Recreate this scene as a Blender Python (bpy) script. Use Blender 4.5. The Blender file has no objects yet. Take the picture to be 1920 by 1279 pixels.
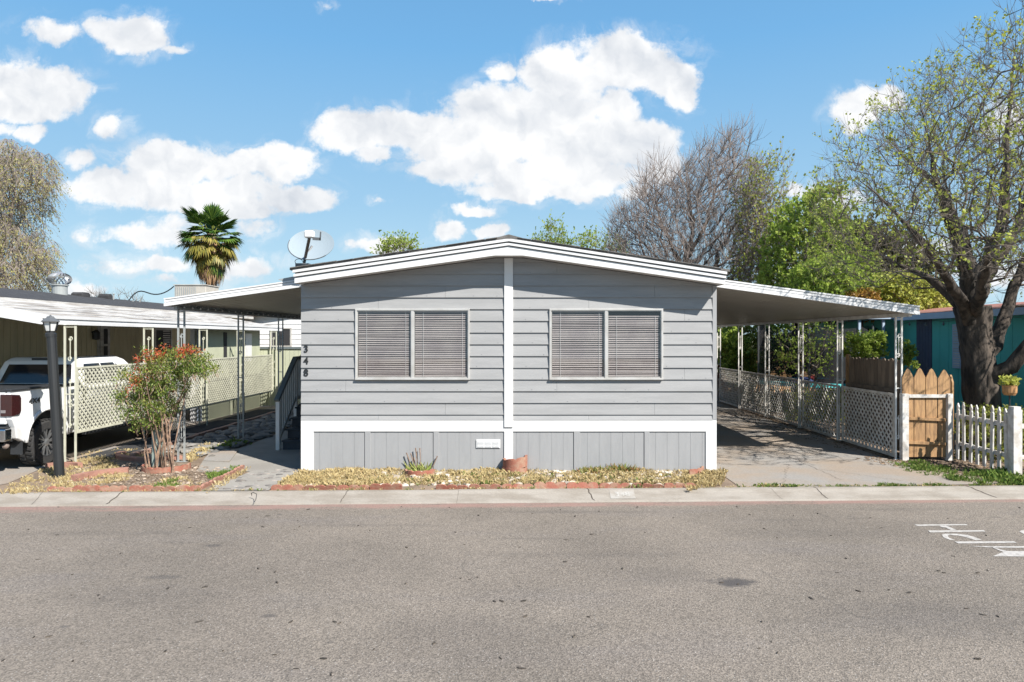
import bpy, math, random
from mathutils import Vector, Matrix
R = math.radians
random.seed(7)
sc = bpy.context.scene
COL = sc.collection
HC = 2.35                      # camera height above the yard
VX, VY, F = 980.0, 634.0, 1280.0

# ---------------------------------------------------------------- camera
cam_d = bpy.data.cameras.new('camera')
cam = bpy.data.objects.new('camera', cam_d)
COL.objects.link(cam)
cam.location = (0, 0, HC)
cam.rotation_euler = (R(90), 0, 0)
cam_d.lens = 24
cam_d.sensor_width = 36
cam_d.shift_x = -20 / 1920
cam_d.shift_y = -5.5 / 1920
cam_d.clip_start = 0.1
cam_d.clip_end = 2000
sc.camera = cam
sc.view_settings.view_transform = 'Standard'
sc.view_settings.look = 'None'
sc.view_settings.gamma = 1
sc.view_settings.exposure = 1.02
sc.view_settings.use_curve_mapping = False
sc.cycles.max_bounces = 8
sc.cycles.transparent_max_bounces = 24
sc.cycles.use_denoising = True

# ---------------------------------------------------------------- sun
SUN_DIR = Vector((-0.40, 0.40, -0.545)).normalized()
sun_d = bpy.data.lights.new('sun', 'SUN')
sun_d.energy = 5.0
sun_d.angle = R(0.5)
sun_d.color = (1.0, 0.955, 0.89)
sun = bpy.data.objects.new('sun', sun_d)
COL.objects.link(sun)
sun.rotation_euler = SUN_DIR.to_track_quat('-Z', 'Y').to_euler()
sun.location = (20, -20, 40)

# ---------------------------------------------------------------- node helpers
def nd(nt, t, ins=None, **kw):
    n = nt.nodes.new(t)
    for k, v in kw.items():
        setattr(n, k, v)
    if ins:
        for k, v in ins.items():
            s = n.inputs[k]
            if hasattr(v, 'is_output') or isinstance(v, bpy.types.NodeSocket):
                nt.links.new(v, s)
            else:
                s.default_value = v
    return n
def mth(nt, op, a, b=None, c=None, clamp=False):
    ins = {0: a}
    if b is not None: ins[1] = b
    if c is not None: ins[2] = c
    n = nd(nt, 'ShaderNodeMath', ins, operation=op)
    n.use_clamp = clamp
    return n.outputs[0]
def sstep(nt, x, lo, hi):
    n = nd(nt, 'ShaderNodeMapRange', {0: x, 1: lo, 2: hi, 3: 0.0, 4: 1.0}, interpolation_type='SMOOTHSTEP')
    return n.outputs[0]
def mix(nt, f, a, b, blend='MIX'):
    n = nt.nodes.new('ShaderNodeMix')
    n.data_type = 'RGBA'; n.blend_type = blend
    for s, v in ((n.inputs[0], f), (n.inputs[6], a), (n.inputs[7], b)):
        if isinstance(v, bpy.types.NodeSocket): nt.links.new(v, s)
        elif isinstance(v, (tuple, list)): s.default_value = (v[0], v[1], v[2], 1)
        else: s.default_value = v
    return n.outputs[2]
def noise(nt, vec, scale, detail=4, rough=0.55, dist=0.0):
    n = nd(nt, 'ShaderNodeTexNoise', {'Scale': scale, 'Detail': detail, 'Roughness': rough, 'Distortion': dist})
    if vec is not None: nt.links.new(vec, n.inputs['Vector'])
    return n.outputs[0]

# ---------------------------------------------------------------- world: sky with clouds
w = bpy.data.worlds.new('World'); sc.world = w; w.use_nodes = True
nt = w.node_tree; nt.nodes.clear()
SKY_S = 0.075
sky = nd(nt, 'ShaderNodeTexSky', sky_type='NISHITA')
sky.sun_disc = False
sky.sun_elevation = math.asin(-SUN_DIR.z)
sky.sun_rotation = math.atan2(-SUN_DIR.x, -SUN_DIR.y)
sky.altitude = 800; sky.air_density = 1.0; sky.dust_density = 0.6; sky.ozone_density = 1.6
hs = nd(nt, 'ShaderNodeHueSaturation', {'Hue': 0.487, 'Saturation': 1.12, 'Value': 1.0, 'Color': sky.outputs[0]})
tc = nd(nt, 'ShaderNodeTexCoord').outputs['Generated']
sp = nd(nt, 'ShaderNodeSeparateXYZ', {0: tc})
EX = 2 ** 1.02 * SKY_S
cr = nd(nt, 'ShaderNodeValToRGB', {0: sp.outputs[2]})
el = cr.color_ramp.elements
for _ in range(3): el.new(0.5)
for e, (p_, c_) in zip(el, ((0.0, (.56, .78, .90)), (0.09, (.50, .74, .90)), (0.19, (.37, .63, .87)), (0.39, (.20, .485, .84)), (0.9, (.05, .16, .44)))):
    e.position = p_; e.color = (c_[0], c_[1], c_[2], 1)
crs = nd(nt, 'ShaderNodeVectorMath', {0: cr.outputs[0], 1: (1 / EX, 1 / EX, 1 / EX)}, operation='MULTIPLY').outputs[0]
skyc = mix(nt, 0.92, hs.outputs[0], crs)
yy = mth(nt, 'MAXIMUM', sp.outputs[1], 0.05)
u = mth(nt, 'DIVIDE', sp.outputs[0], yy)
v = mth(nt, 'DIVIDE', sp.outputs[2], yy)
uv = nd(nt, 'ShaderNodeCombineXYZ', {0: u, 1: v, 2: 0.0}).outputs[0]
# turbulence that breaks up the outlines of the clouds
n0 = nd(nt, 'ShaderNodeTexNoise', {'Vector': uv, 'Scale': 26.0, 'Detail': 4.0, 'Roughness': 0.6})
dv0 = nd(nt, 'ShaderNodeVectorMath', {0: n0.outputs['Color'], 1: (-.5, -.5, -.5)}, operation='ADD').outputs[0]
uva = nd(nt, 'ShaderNodeVectorMath', {0: dv0, 1: (.038, .030, 0), 2: uv}, operation='MULTIPLY_ADD').outputs[0]
n1 = nd(nt, 'ShaderNodeTexNoise', {'Vector': uv, 'Scale': 7.0, 'Detail': 3.0, 'Roughness': 0.5})
dv = nd(nt, 'ShaderNodeVectorMath', {0: n1.outputs['Color'], 1: (-.5, -.5, -.5)}, operation='ADD').outputs[0]
uvd = nd(nt, 'ShaderNodeVectorMath', {0: dv, 1: (.075, .05, 0), 2: uva}, operation='MULTIPLY_ADD').outputs[0]
CL = [ # px, py, rx, ry, density: heaps of the cumulus clouds as bearings from the viewpoint
 (1170,112,115,52,1),(1262,142,52,40,1),(1060,140,85,60,1),(938,132,24,28,.8),(985,215,160,55,1),(1160,200,50,40,.9),(760,238,110,36,1),
 (658,245,66,44,1),(700,288,38,24,.9),(900,275,150,52,1),(1080,270,140,60,1),(1190,270,80,60,1),(1050,335,180,36,1),(1230,305,45,45,.9),
 (1170,362,40,20,.8),(980,358,110,20,.9),(830,318,70,26,.9),(1275,160,30,40,.9),
 (75,165,95,50,1),(20,150,75,46,1),(20,195,80,28,1),(120,55,52,25,.85),(255,62,62,36,.9),(205,45,36,24,.7),(325,95,26,12,.6),(85,45,60,20,.45),
 (330,310,120,42,1),(480,305,70,30,1),(545,308,62,42,1),(225,352,82,34,1),(380,362,180,34,1),(550,378,72,26,1),(155,298,34,20,.8),(440,395,90,20,.9),
 (55,238,26,18,.8),(5,235,30,14,.6),(215,234,36,22,.8),(165,432,36,16,.6),(270,437,120,22,.68),(285,495,100,20,.75),(440,492,70,20,.7),(330,420,60,24,.7),(470,430,36,20,.6),
 (838,437,34,24,.95),(718,456,60,17,.85),(893,395,44,13,.75),(922,440,30,14,.8),(703,384,16,8,.5),(160,538,70,16,.65),(40,530,60,16,.5),(340,530,60,12,.5),
 (1600,215,46,38,.9),(1640,190,50,26,.8),(1500,358,50,16,.75),(1560,385,60,28,.85),(1880,215,50,46,.7),(1035,1,46,7,.6),(620,6,20,7,.4),
 (800,555,260,9,.35),(1700,470,160,22,.6),(1900,520,120,24,.7),
 (-200,300,180,60,1),(-350,120,120,50,1),(2200,300,200,60,1),(2400,100,160,60,1)]
field = None
for (cx, cy, rx, ry, dn) in CL:
    c = Vector(((cx - VX) / F, (VY - cy) / F, 0)); r = (rx / F, ry / F)
    a = nd(nt, 'ShaderNodeVectorMath', {0: uvd, 1: (1 / r[0], 1 / r[1], 0), 2: (-c.x / r[0], -c.y / r[1], 0)}, operation='MULTIPLY_ADD').outputs[0]
    l = nd(nt, 'ShaderNodeVectorMath', {0: a, 1: a}, operation='DOT_PRODUCT').outputs['Value']
    g = mth(nt, 'MULTIPLY_ADD', l, -0.5 * dn, dn)            # dn at the heart, dn/2 on the outline
    field = g if field is None else mth(nt, 'SMOOTH_MAX', field, g, 0.10)
n2 = noise(nt, uv, 16.0, 8, 0.66)
n3 = noise(nt, uvd, 6.0, 4, 0.55)
dens = mth(nt, 'ADD', field, mth(nt, 'MULTIPLY_ADD', n2, 1.5, -0.75))
mask = sstep(nt, dens, 0.27, 0.66)
front = sstep(nt, sp.outputs[1], 0.06, 0.16)
veil = mth(nt, 'MULTIPLY', sstep(nt, dens, -0.35, 0.40), mth(nt, 'MULTIPLY', sstep(nt, noise(nt, uvd, 11.0, 6, 0.65, 1.2), 0.42, 0.72), 0.5))
mask = mth(nt, 'MAXIMUM', mask, veil)
mask = mth(nt, 'MULTIPLY', mask, front)
# body of the cloud: brighter on the lit heaps, greyer underneath
uv2 = nd(nt, 'ShaderNodeVectorMath', {0: uvd, 1: (0.008, 0.022, 0)}, operation='ADD').outputs[0]
n4 = noise(nt, uvd, 7.0, 5, 0.5); n5 = noise(nt, uv2, 7.0, 5, 0.5)
relief = mth(nt, 'MULTIPLY_ADD', mth(nt, 'SUBTRACT', n4, n5), 5.2, 0.74, clamp=True)
K = 1.0 / SKY_S
cc = mix(nt, relief, (0.34 * K, 0.36 * K, 0.39 * K), (0.515 * K, 0.515 * K, 0.515 * K))
out = mix(nt, mth(nt, 'MULTIPLY', mask, 0.97), skyc, cc)
bg = nd(nt, 'ShaderNodeBackground', {'Color': out, 'Strength': SKY_S})
wo = nd(nt, 'ShaderNodeOutputWorld', {'Surface': bg.outputs[0]})
w.cycles.sampling_method = 'MANUAL'
w.cycles.sample_map_resolution = 512

# ---------------------------------------------------------------- materials
MATS = {}
def mat(name, col, rough=0.7, col2=None, scale=3.0, amt=0.5, fine=0.0, fscale=60.0, bump=0.0, bscale=80.0, metal=0.0,
        stretch=None, spec=None, island=0.0, coat=0.0, transl=0.0, alpha=None):
    """principled surface with two scales of colour variation in world space, fine grain and bump"""
    m = bpy.data.materials.new(name); m.use_nodes = True
    nt = m.node_tree; nt.nodes.clear()
    pos = nd(nt, 'ShaderNodeNewGeometry')
    P = pos.outputs['Position']
    if stretch:
        P = nd(nt, 'ShaderNodeVectorMath', {0: P, 1: stretch}, operation='MULTIPLY').outputs[0]
    c2 = col2 or tuple(c * 0.8 for c in col)
    f = sstep(nt, noise(nt, P, scale, 5, 0.6), 0.38, 0.66)
    c = mix(nt, mth(nt, 'MULTIPLY', f, amt), col, c2)
    if fine:
        g = noise(nt, P, fscale, 3, 0.7)
        g = mth(nt, 'MULTIPLY_ADD', g, fine * 2, 1.0 - fine)
        c = mix(nt, 1.0, c, nd(nt, 'ShaderNodeCombineXYZ', {0: g, 1: g, 2: g}).outputs[0], 'MULTIPLY')
    if island:
        ri = pos.outputs['Random Per Island']
        g = mth(nt, 'MULTIPLY_ADD', ri, island * 2, 1.0 - island)
        c = mix(nt, 1.0, c, nd(nt, 'ShaderNodeCombineXYZ', {0: g, 1: g, 2: g}).outputs[0], 'MULTIPLY')
    b = nd(nt, 'ShaderNodeBsdfPrincipled', {'Base Color': c, 'Roughness': rough, 'Metallic': metal})
    if spec is not None: b.inputs['Specular IOR Level'].default_value = spec
    if coat: b.inputs['Coat Weight'].default_value = coat; b.inputs['Coat Roughness'].default_value = 0.06
    if bump:
        bn = noise(nt, P, bscale, 4, 0.65)
        bb = nd(nt, 'ShaderNodeBump', {'Height': bn, 'Strength': bump, 'Distance': 0.02})
        nt.links.new(bb.outputs[0], b.inputs['Normal'])
    sh = b.outputs[0]
    if transl:
        t = nd(nt, 'ShaderNodeBsdfTranslucent', {'Color': c})
        sh = nd(nt, 'ShaderNodeMixShader', {0: transl, 1: sh, 2: t.outputs[0]}).outputs[0]
    if alpha is not None:
        t = nd(nt, 'ShaderNodeBsdfTransparent')
        sh = nd(nt, 'ShaderNodeMixShader', {0: alpha, 1: t.outputs[0], 2: sh}).outputs[0]
    nd(nt, 'ShaderNodeOutputMaterial', {'Surface': sh})
    MATS[name] = m
    return m
def leafmat(name, cols, transl=0.35, rough=0.5):
    """leaf colour picked per leaf from a short ramp"""
    m = bpy.data.materials.new(name); m.use_nodes = True
    nt = m.node_tree; nt.nodes.clear()
    g = nd(nt, 'ShaderNodeNewGeometry')
    r = mth(nt, 'ADD', mth(nt, 'MULTIPLY', g.outputs['Random Per Island'], 0.7), mth(nt, 'MULTIPLY_ADD', noise(nt, g.outputs['Position'], 1.3, 3), 0.9, -0.3), clamp=True)
    cr = nd(nt, 'ShaderNodeValToRGB', {0: r})
    el = cr.color_ramp.elements
    while len(el) < len(cols): el.new(0.5)
    for i, c in enumerate(cols):
        el[i].position = 0.1 + 0.8 * i / max(1, len(cols) - 1); el[i].color = (c[0], c[1], c[2], 1)
    b = nd(nt, 'ShaderNodeBsdfPrincipled', {'Base Color': cr.outputs[0], 'Roughness': rough, 'Specular IOR Level': 0.3})
    t = nd(nt, 'ShaderNodeBsdfTranslucent', {'Color': cr.outputs[0]})
    s = nd(nt, 'ShaderNodeMixShader', {0: transl, 1: b.outputs[0], 2: t.outputs[0]})
    nd(nt, 'ShaderNodeOutputMaterial', {'Surface': s.outputs[0]})
    MATS[name] = m
    return m
def glassmat(name, tint=(1, 1, 1), refl=0.12, rough=0.02):
    m = bpy.data.materials.new(name); m.use_nodes = True
    nt = m.node_tree; nt.nodes.clear()
    ge = nd(nt, 'ShaderNodeNewGeometry')
    dt = nd(nt, 'ShaderNodeVectorMath', {0: ge.outputs['Incoming'], 1: ge.outputs['Normal']}, operation='DOT_PRODUCT').outputs['Value']
    fr = mth(nt, 'POWER', mth(nt, 'SUBTRACT', 1.0, mth(nt, 'ABSOLUTE', dt), clamp=True), 5.0)
    fr = mth(nt, 'MULTIPLY_ADD', fr, 0.9, 0.05 + refl, clamp=True)
    t = nd(nt, 'ShaderNodeBsdfTransparent', {'Color': (*tint, 1)})
    g = nd(nt, 'ShaderNodeBsdfGlossy', {'Roughness': rough})
    s = nd(nt, 'ShaderNodeMixShader', {0: fr, 1: t.outputs[0], 2: g.outputs[0]})
    nd(nt, 'ShaderNodeOutputMaterial', {'Surface': s.outputs[0]})
    MATS[name] = m
    return m

# ---------------------------------------------------------------- geometry helpers
def X_at(px, Y): return (px - VX) * Y / F
def Z_at(py, Y): return HC + (VY - py) * Y / F
def G(px, py, z=0.0):
    Y = F * (HC - z) / (py - VY)
    return (px - VX) * Y / F, Y

def wloc(o):
    l = Vector((0, 0, 0))
    while o is not None:
        l = l + o.location; o = o.parent
    return l

class MB:
    """collects faces and links them as one mesh object; coordinates are world coordinates unless local=True"""
    def __init__(s): s.v = []; s.f = []
    def add(s, vs, fs):
        k = len(s.v)
        s.v.extend([tuple(a) for a in vs]); s.f.extend([tuple(i + k for i in f) for f in fs]); return s
    def box(s, x0, x1, y0, y1, z0, z1):
        return s.add([(x0,y0,z0),(x1,y0,z0),(x1,y1,z0),(x0,y1,z0),(x0,y0,z1),(x1,y0,z1),(x1,y1,z1),(x0,y1,z1)],
                     [(0,3,2,1),(4,5,6,7),(0,1,5,4),(1,2,6,5),(2,3,7,6),(3,0,4,7)])
    def quad(s, a, b, c, d): return s.add([a, b, c, d], [(0, 1, 2, 3)])
    def bar(s, a, b, w, h, up=(0, 0, 1)):
        a = Vector(a); b = Vector(b); d = (b - a).normalized(); up = Vector(up)
        if abs(d.dot(up)) > 0.98: up = Vector((0, 1, 0))
        x = d.cross(up).normalized() * (w / 2); z = x.cross(d).normalized() * (h / 2)
        vs = [p + q for p in (a, b) for q in (-x - z, x - z, x + z, -x + z)]
        return s.add(vs, [(0,1,2,3),(7,6,5,4),(0,4,5,1),(1,5,6,2),(2,6,7,3),(3,7,4,0)])
    def prism(s, poly, axis, a0, a1):
        """extrude a 2D polygon along an axis: 'x': poly=(y,z); 'y': poly=(x,z); 'z': poly=(x,y)"""
        n = len(poly)
        def p(q, a):
            return (a, q[0], q[1]) if axis == 'x' else (q[0], a, q[1]) if axis == 'y' else (q[0], q[1], a)
        vs = [p(q, a0) for q in poly] + [p(q, a1) for q in poly]
        fs = [tuple(range(n))[::-1], tuple(range(n, 2 * n))] + [(i, (i + 1) % n, n + (i + 1) % n, n + i) for i in range(n)]
        return s.add(vs, fs)
    def tube(s, pts, rad, n=8, cap=True):
        pts = [Vector(p) for p in pts]
        if not isinstance(rad, (list, tuple)): rad = [rad] * len(pts)
        rings = []; ref = None
        vs = []; fs = []
        for i, p in enumerate(pts):
            d = (pts[min(i + 1, len(pts) - 1)] - pts[max(i - 1, 0)])
            if d.length < 1e-9: d = Vector((0, 0, 1))
            d.normalize()
            if ref is None: ref = Vector((1, 0, 0)) if abs(d.x) < 0.8 else Vector((0, 1, 0))
            x = (ref - d * ref.dot(d)).normalized(); y = d.cross(x); ref = x
            for k in range(n):
                t = 2 * math.pi * k / n
                vs.append(p + (x * math.cos(t) + y * math.sin(t)) * rad[i])
        for i in range(len(pts) - 1):
            for k in range(n):
                a = i * n + k; b = i * n + (k + 1) % n
                fs.append((a, b, b + n, a + n))
        if cap:
            fs.append(tuple(range(n))[::-1]); fs.append(tuple(range((len(pts) - 1) * n, len(pts) * n)))
        return s.add(vs, fs)
    def lathe(s, c, prof, n=16, axis='z', cap=True):
        """prof: list of (radius, height) around a point c"""
        vs = []; fs = []
        for (r, h) in prof:
            for k in range(n):
                t = 2 * math.pi * k / n; a = r * math.cos(t); b = r * math.sin(t)
                vs.append((c[0] + a, c[1] + b, c[2] + h) if axis == 'z' else (c[0] + h, c[1] + a, c[2] + b) if axis == 'x' else (c[0] + a, c[1] + h, c[2] + b))
        m = len(prof)
        for i in range(m - 1):
            for k in range(n):
                a = i * n + k; b = i * n + (k + 1) % n
                fs.append((a, b, b + n, a + n))
        if cap: fs.append(tuple(range(n))[::-1]); fs.append(tuple(range((m - 1) * n, m * n)))
        return s.add(vs, fs)
    def ico(s, c, r, jit=0.2, seed=0, flat=1.0):
        rn = random.Random(seed); t = (1 + 5 ** .5) / 2
        vs = [(-1,t,0),(1,t,0),(-1,-t,0),(1,-t,0),(0,-1,t),(0,1,t),(0,-1,-t),(0,1,-t),(t,0,-1),(t,0,1),(-t,0,-1),(-t,0,1)]
        fs = [(0,11,5),(0,5,1),(0,1,7),(0,7,10),(0,10,11),(1,5,9),(5,11,4),(11,10,2),(10,7,6),(7,1,8),(3,9,4),(3,4,2),(3,2,6),(3,6,8),(3,8,9),(4,9,5),(2,4,11),(6,2,10),(8,6,7),(9,8,1)]
        a = rn.uniform(0, 6.28); ca, sa = math.cos(a), math.sin(a); sx = rn.uniform(.75, 1.35)
        o = []
        for (x, y, z) in vs:
            q = (1 + rn.uniform(-jit, jit)) * r / 1.9
            x, y = x * sx * q, y * q
            o.append((c[0] + x * ca - y * sa, c[1] + x * sa + y * ca, c[2] + z * q * flat))
        return s.add(o, fs)
    def build(s, name, m, parent=None, smooth=False, bevel=0.0, origin=None, seg=2):
        me = bpy.data.meshes.new(name)
        if origin is None:
            xs = [q[0] for q in s.v]; ys = [q[1] for q in s.v]; zs = [q[2] for q in s.v]
            origin = Vector(((min(xs) + max(xs)) / 2, (min(ys) + max(ys)) / 2, min(zs)))
        else: origin = Vector(origin)
        ox, oy, oz = origin
        me.from_pydata([(a - ox, b - oy, c - oz) for a, b, c in s.v], [], s.f)
        me.materials.append(m)
        if smooth: me.polygons.foreach_set('use_smooth', [True] * len(me.polygons))
        me.update()
        o = bpy.data.objects.new(name, me)
        COL.objects.link(o)
        if parent is not None:
            o.parent = parent; o.location = origin - wloc(parent)
        else: o.location = origin
        if bevel:
            b = o.modifiers.new('bevel', 'BEVEL'); b.width = bevel; b.segments = seg; b.limit_method = 'ANGLE'; b.angle_limit = R(35)
            b.harden_normals = False
        return o
def tag(o, label=None, cat=None, group=None, kind=None):
    if label: o['label'] = label
    if cat: o['category'] = cat
    if group: o['group'] = group
    if kind: o['kind'] = kind
    return o
def empty(name, loc, label=None, cat=None, group=None):
    o = bpy.data.objects.new(name, None); COL.objects.link(o); o.location = loc
    o.empty_display_size = 0.2
    return tag(o, label, cat, group)
def copy_tree(o, parent=None):
    c = o.copy(); COL.objects.link(c)
    if parent is not None: c.parent = parent
    for ch in list(o.children): copy_tree(ch, c)
    return c
def text_mesh(s, size, depth=0.004, bold=0.0):
    cu = bpy.data.curves.new('t', 'FONT'); cu.body = s; cu.size = size; cu.extrude = depth; cu.offset = bold
    cu.align_x = 'CENTER'; cu.align_y = 'CENTER'
    ob = bpy.data.objects.new('t', cu); COL.objects.link(ob)
    bpy.context.view_layer.update()
    me = bpy.data.meshes.new_from_object(ob.evaluated_get(bpy.context.evaluated_depsgraph_get()))
    vs = [tuple(v.co) for v in me.vertices]; fs = [tuple(p.vertices) for p in me.polygons]
    bpy.data.objects.remove(ob); bpy.data.meshes.remove(me); bpy.data.curves.remove(cu)
    return vs, fs
def clip(poly, f):
    """keep the part of a 2D polygon where f(p) >= 0 (f linear)"""
    o = []
    for i in range(len(poly)):
        a = poly[i]; b = poly[(i + 1) % len(poly)]; fa = f(a); fb = f(b)
        if fa >= 0: o.append(a)
        if (fa >= 0) != (fb >= 0):
            t = fa / (fa - fb); o.append((a[0] + (b[0] - a[0]) * t, a[1] + (b[1] - a[1]) * t))
    return o

mat('white_paint', (0.63, 0.625, 0.615), 0.55, (0.56, 0.555, 0.54), 2.0, 0.5, bump=0.08, bscale=120)
mat('white_metal', (0.60, 0.60, 0.60), 0.45, (0.48, 0.475, 0.46), 1.2, 0.5)
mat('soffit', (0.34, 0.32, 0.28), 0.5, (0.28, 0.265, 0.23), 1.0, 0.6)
mat('siding', (0.275, 0.275, 0.274), 0.6, (0.236, 0.236, 0.236), 0.9, 0.8, fine=0.10, fscale=6, stretch=(1, 1, 9), bump=0.12, bscale=30)
mat('skirt', (0.275, 0.277, 0.28), 0.65, (0.25, 0.252, 0.255), 1.5, 0.7, fine=0.06, fscale=10, stretch=(6, 1, 1), bump=0.12, bscale=30)
mat('groove', (0.16, 0.165, 0.175), 0.8)
mat('dark', (0.02, 0.02, 0.022), 0.8)
mat('shingle', (0.026, 0.026, 0.028), 0.95, (0.05, 0.05, 0.052), 5, 0.7, fine=0.4, fscale=30, bump=0.6, bscale=25)
mat('shingle_house', (0.10, 0.095, 0.09), 0.9, (0.17, 0.16, 0.15), 5, 0.7, fine=0.4, fscale=30, bump=0.6, bscale=25)
mat('alu', (0.50, 0.49, 0.47), 0.4, (0.36, 0.34, 0.31), 3, 0.6, metal=0.3)
mat('slat', (0.36, 0.325, 0.31), 0.45, (0.28, 0.245, 0.245), 2.5, 0.8)
mat('black_metal', (0.018, 0.019, 0.02), 0.45)
mat('post_grey', (0.28, 0.295, 0.29), 0.5, (0.25, 0.26, 0.26), 4, 0.6)
mat('post_white', (0.70, 0.68, 0.64), 0.5, (0.46, 0.43, 0.38), 5, 0.6)
glassmat('window_glass', (0.90, 0.90, 0.90), 0.03)
# ================================================================ GROUND
YK = lambda X: 10.58 + 0.0303 * X            # back edge of the kerb
ZR = -0.12                                   # road level
# road material: worn light asphalt with grit, stains, a faded red gutter band
m = bpy.data.materials.new('asphalt'); m.use_nodes = True; MATS['asphalt'] = m
nt = m.node_tree; nt.nodes.clear()
geo = nd(nt, 'ShaderNodeNewGeometry'); P = geo.outputs['Position']
sx = nd(nt, 'ShaderNodeSeparateXYZ', {0: P})
big = noise(nt, P, 0.35, 5, 0.6)
Pl = nd(nt, 'ShaderNodeVectorMath', {0: P, 1: (0.35, 1.6, 1)}, operation='MULTIPLY').outputs[0]
lane = noise(nt, Pl, 0.9, 4, 0.6)
c = mix(nt, sstep(nt, big, 0.35, 0.65), (0.176, 0.150, 0.123), (0.138, 0.118, 0.097))
c = mix(nt, mth(nt, 'MULTIPLY', sstep(nt, lane, 0.5, 0.75), 0.35), c, (0.135, 0.122, 0.117))
vo = nd(nt, 'ShaderNodeTexVoronoi', {'Vector': P, 'Scale': 85.0})
vr = nd(nt, 'ShaderNodeSeparateColor', {0: vo.outputs['Color']}).outputs[0]
grit = mth(nt, 'MULTIPLY_ADD', vr, 0.8, 0.58)
g2 = mth(nt, 'MULTIPLY_ADD', noise(nt, P, 70, 4, 0.8), 1.1, 0.45)
gg = mth(nt, 'MULTIPLY', grit, g2)
c = mix(nt, 1.0, c, nd(nt, 'ShaderNodeCombineXYZ', {0: gg, 1: gg, 2: gg}).outputs[0], 'MULTIPLY')
# light chips
vo2 = nd(nt, 'ShaderNodeTexVoronoi', {'Vector': P, 'Scale': 24.0})
c = mix(nt, mth(nt, 'MULTIPLY', sstep(nt, vo2.outputs['Distance'], 0.16, 0.10), 0.55), c, (0.42, 0.40, 0.38))
# oil stains and dark patches at their own places
nzs = noise(nt, P, 9, 4, 0.7)
for (px, py, rx, ry, k) in [(1375,1092,.26,.15,.95),(400,1023,.14,.07,.6),(305,1082,.26,.07,.5),(505,1155,.10,.05,.6),(340,958,.14,.03,.7),(1000,1010,.8,.05,.25),(490,1040,.06,.03,.5),(620,1205,.04,.03,.6),
                            (1245,1080,.6,.35,.2),(900,1180,.9,.4,.16),(1750,1160,1.2,.5,.26),(1500,1000,1.5,.25,.14),(250,1120,1.0,.3,.14),(1100,1040,1.6,.12,.16),(700,985,1.5,.08,.2),(200,1000,1.6,.12,.16),(1080,960,1.4,.10,.30),(1700,955,1.0,.10,.2),(525,965,.05,.03,.6),(120,1175,.07,.03,.5),(1460,975,.6,.04,.3),(1340,930,.05,.2,.1),(1870,970,.13,.02,.7),(1835,1000,.2,.02,.3)]:
    gx, gy = G(px, py, ZR)
    a = nd(nt, 'ShaderNodeVectorMath', {0: P, 1: (1 / rx, 1 / ry, 0), 2: (-gx / rx, -gy / ry, 0)}, operation='MULTIPLY_ADD').outputs[0]
    l = nd(nt, 'ShaderNodeVectorMath', {0: a}, operation='LENGTH').outputs['Value']
    l = mth(nt, 'ADD', l, mth(nt, 'MULTIPLY_ADD', nzs, 1.6, -0.8))
    c = mix(nt, mth(nt, 'MULTIPLY', sstep(nt, l, 1.15, 0.35), k), c, (0.055, 0.05, 0.048))
# faded red gutter
kd = mth(nt, 'SUBTRACT', mth(nt, 'MULTIPLY_ADD', sx.outputs[0], 0.0303, 10.58 - 0.36), sx.outputs[1])     # metres in front of the kerb foot
kw = mth(nt, 'MULTIPLY_ADD', sx.outputs[0], -0.012, 0.26)
kd2 = mth(nt, 'ADD', kd, mth(nt, 'MULTIPLY_ADD', noise(nt, P, 5, 4, .7), 0.16, -0.08))
red = mth(nt, 'MULTIPLY', sstep(nt, mth(nt, 'SUBTRACT', kw, kd2), -0.05, 0.09), 0.66)
red = mth(nt, 'MULTIPLY', red, sstep(nt, noise(nt, Pl, 3.5, 6, .7), 0.30, 0.58))
c = mix(nt, red, c, (0.27, 0.155, 0.13))
# hairline cracks
vc = nd(nt, 'ShaderNodeTexVoronoi', {'Vector': nd(nt, 'ShaderNodeVectorMath', {0: nd(nt, 'ShaderNodeTexNoise', {'Vector': P, 'Scale': 2.0, 'Detail': 4}).outputs['Color'], 1: (0.6, 0.6, 0), 2: P}, operation='MULTIPLY_ADD').outputs[0], 'Scale': 0.45}, feature='DISTANCE_TO_EDGE')
ck = mth(nt, 'MULTIPLY', sstep(nt, vc.outputs['Distance'], 0.006, 0.001), sstep(nt, noise(nt, P, .5, 2), .50, .58))
c = mix(nt, mth(nt, 'MULTIPLY', ck, 0.28), c, (0.04, 0.038, 0.036))
b = nd(nt, 'ShaderNodeBsdfPrincipled', {'Base Color': c, 'Roughness': 0.9})
bp = nd(nt, 'ShaderNodeBump', {'Height': mth(nt, 'ADD', vo.outputs['Distance'], noise(nt, P, 60, 3, .7)), 'Strength': 0.55, 'Distance': 0.008})
nt.links.new(bp.outputs[0], b.inputs['Normal'])
nd(nt, 'ShaderNodeOutputMaterial', {'Surface': b.outputs[0]})

mat('concrete_kerb', (0.262, 0.237, 0.205), 0.8, (0.19, 0.165, 0.135), 1.6, 0.8, fine=0.26, fscale=30, bump=0.3, bscale=60, stretch=(1, 3, 1))
mat('concrete_walk', (0.25, 0.235, 0.21), 0.85, (0.195, 0.18, 0.16), 1.4, 0.7, fine=0.15, fscale=40, bump=0.2, bscale=60)
mat('concrete_drive', (0.255, 0.205, 0.158), 0.85, (0.235, 0.222, 0.205), 0.55, 1.0, fine=0.34, fscale=30, bump=0.3, bscale=50)
mat('dirt', (0.21, 0.155, 0.11), 0.95, (0.13, 0.095, 0.065), 2.5, 0.9, fine=0.4, fscale=22, bump=0.9, bscale=25)
mat('earth', (0.22, 0.19, 0.14), 0.95, (0.12, 0.13, 0.07), 0.4, 0.9, fine=0.3, fscale=5, bump=0.5, bscale=6)
mat('crack_brown', (0.05, 0.038, 0.028), 0.95)
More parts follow.
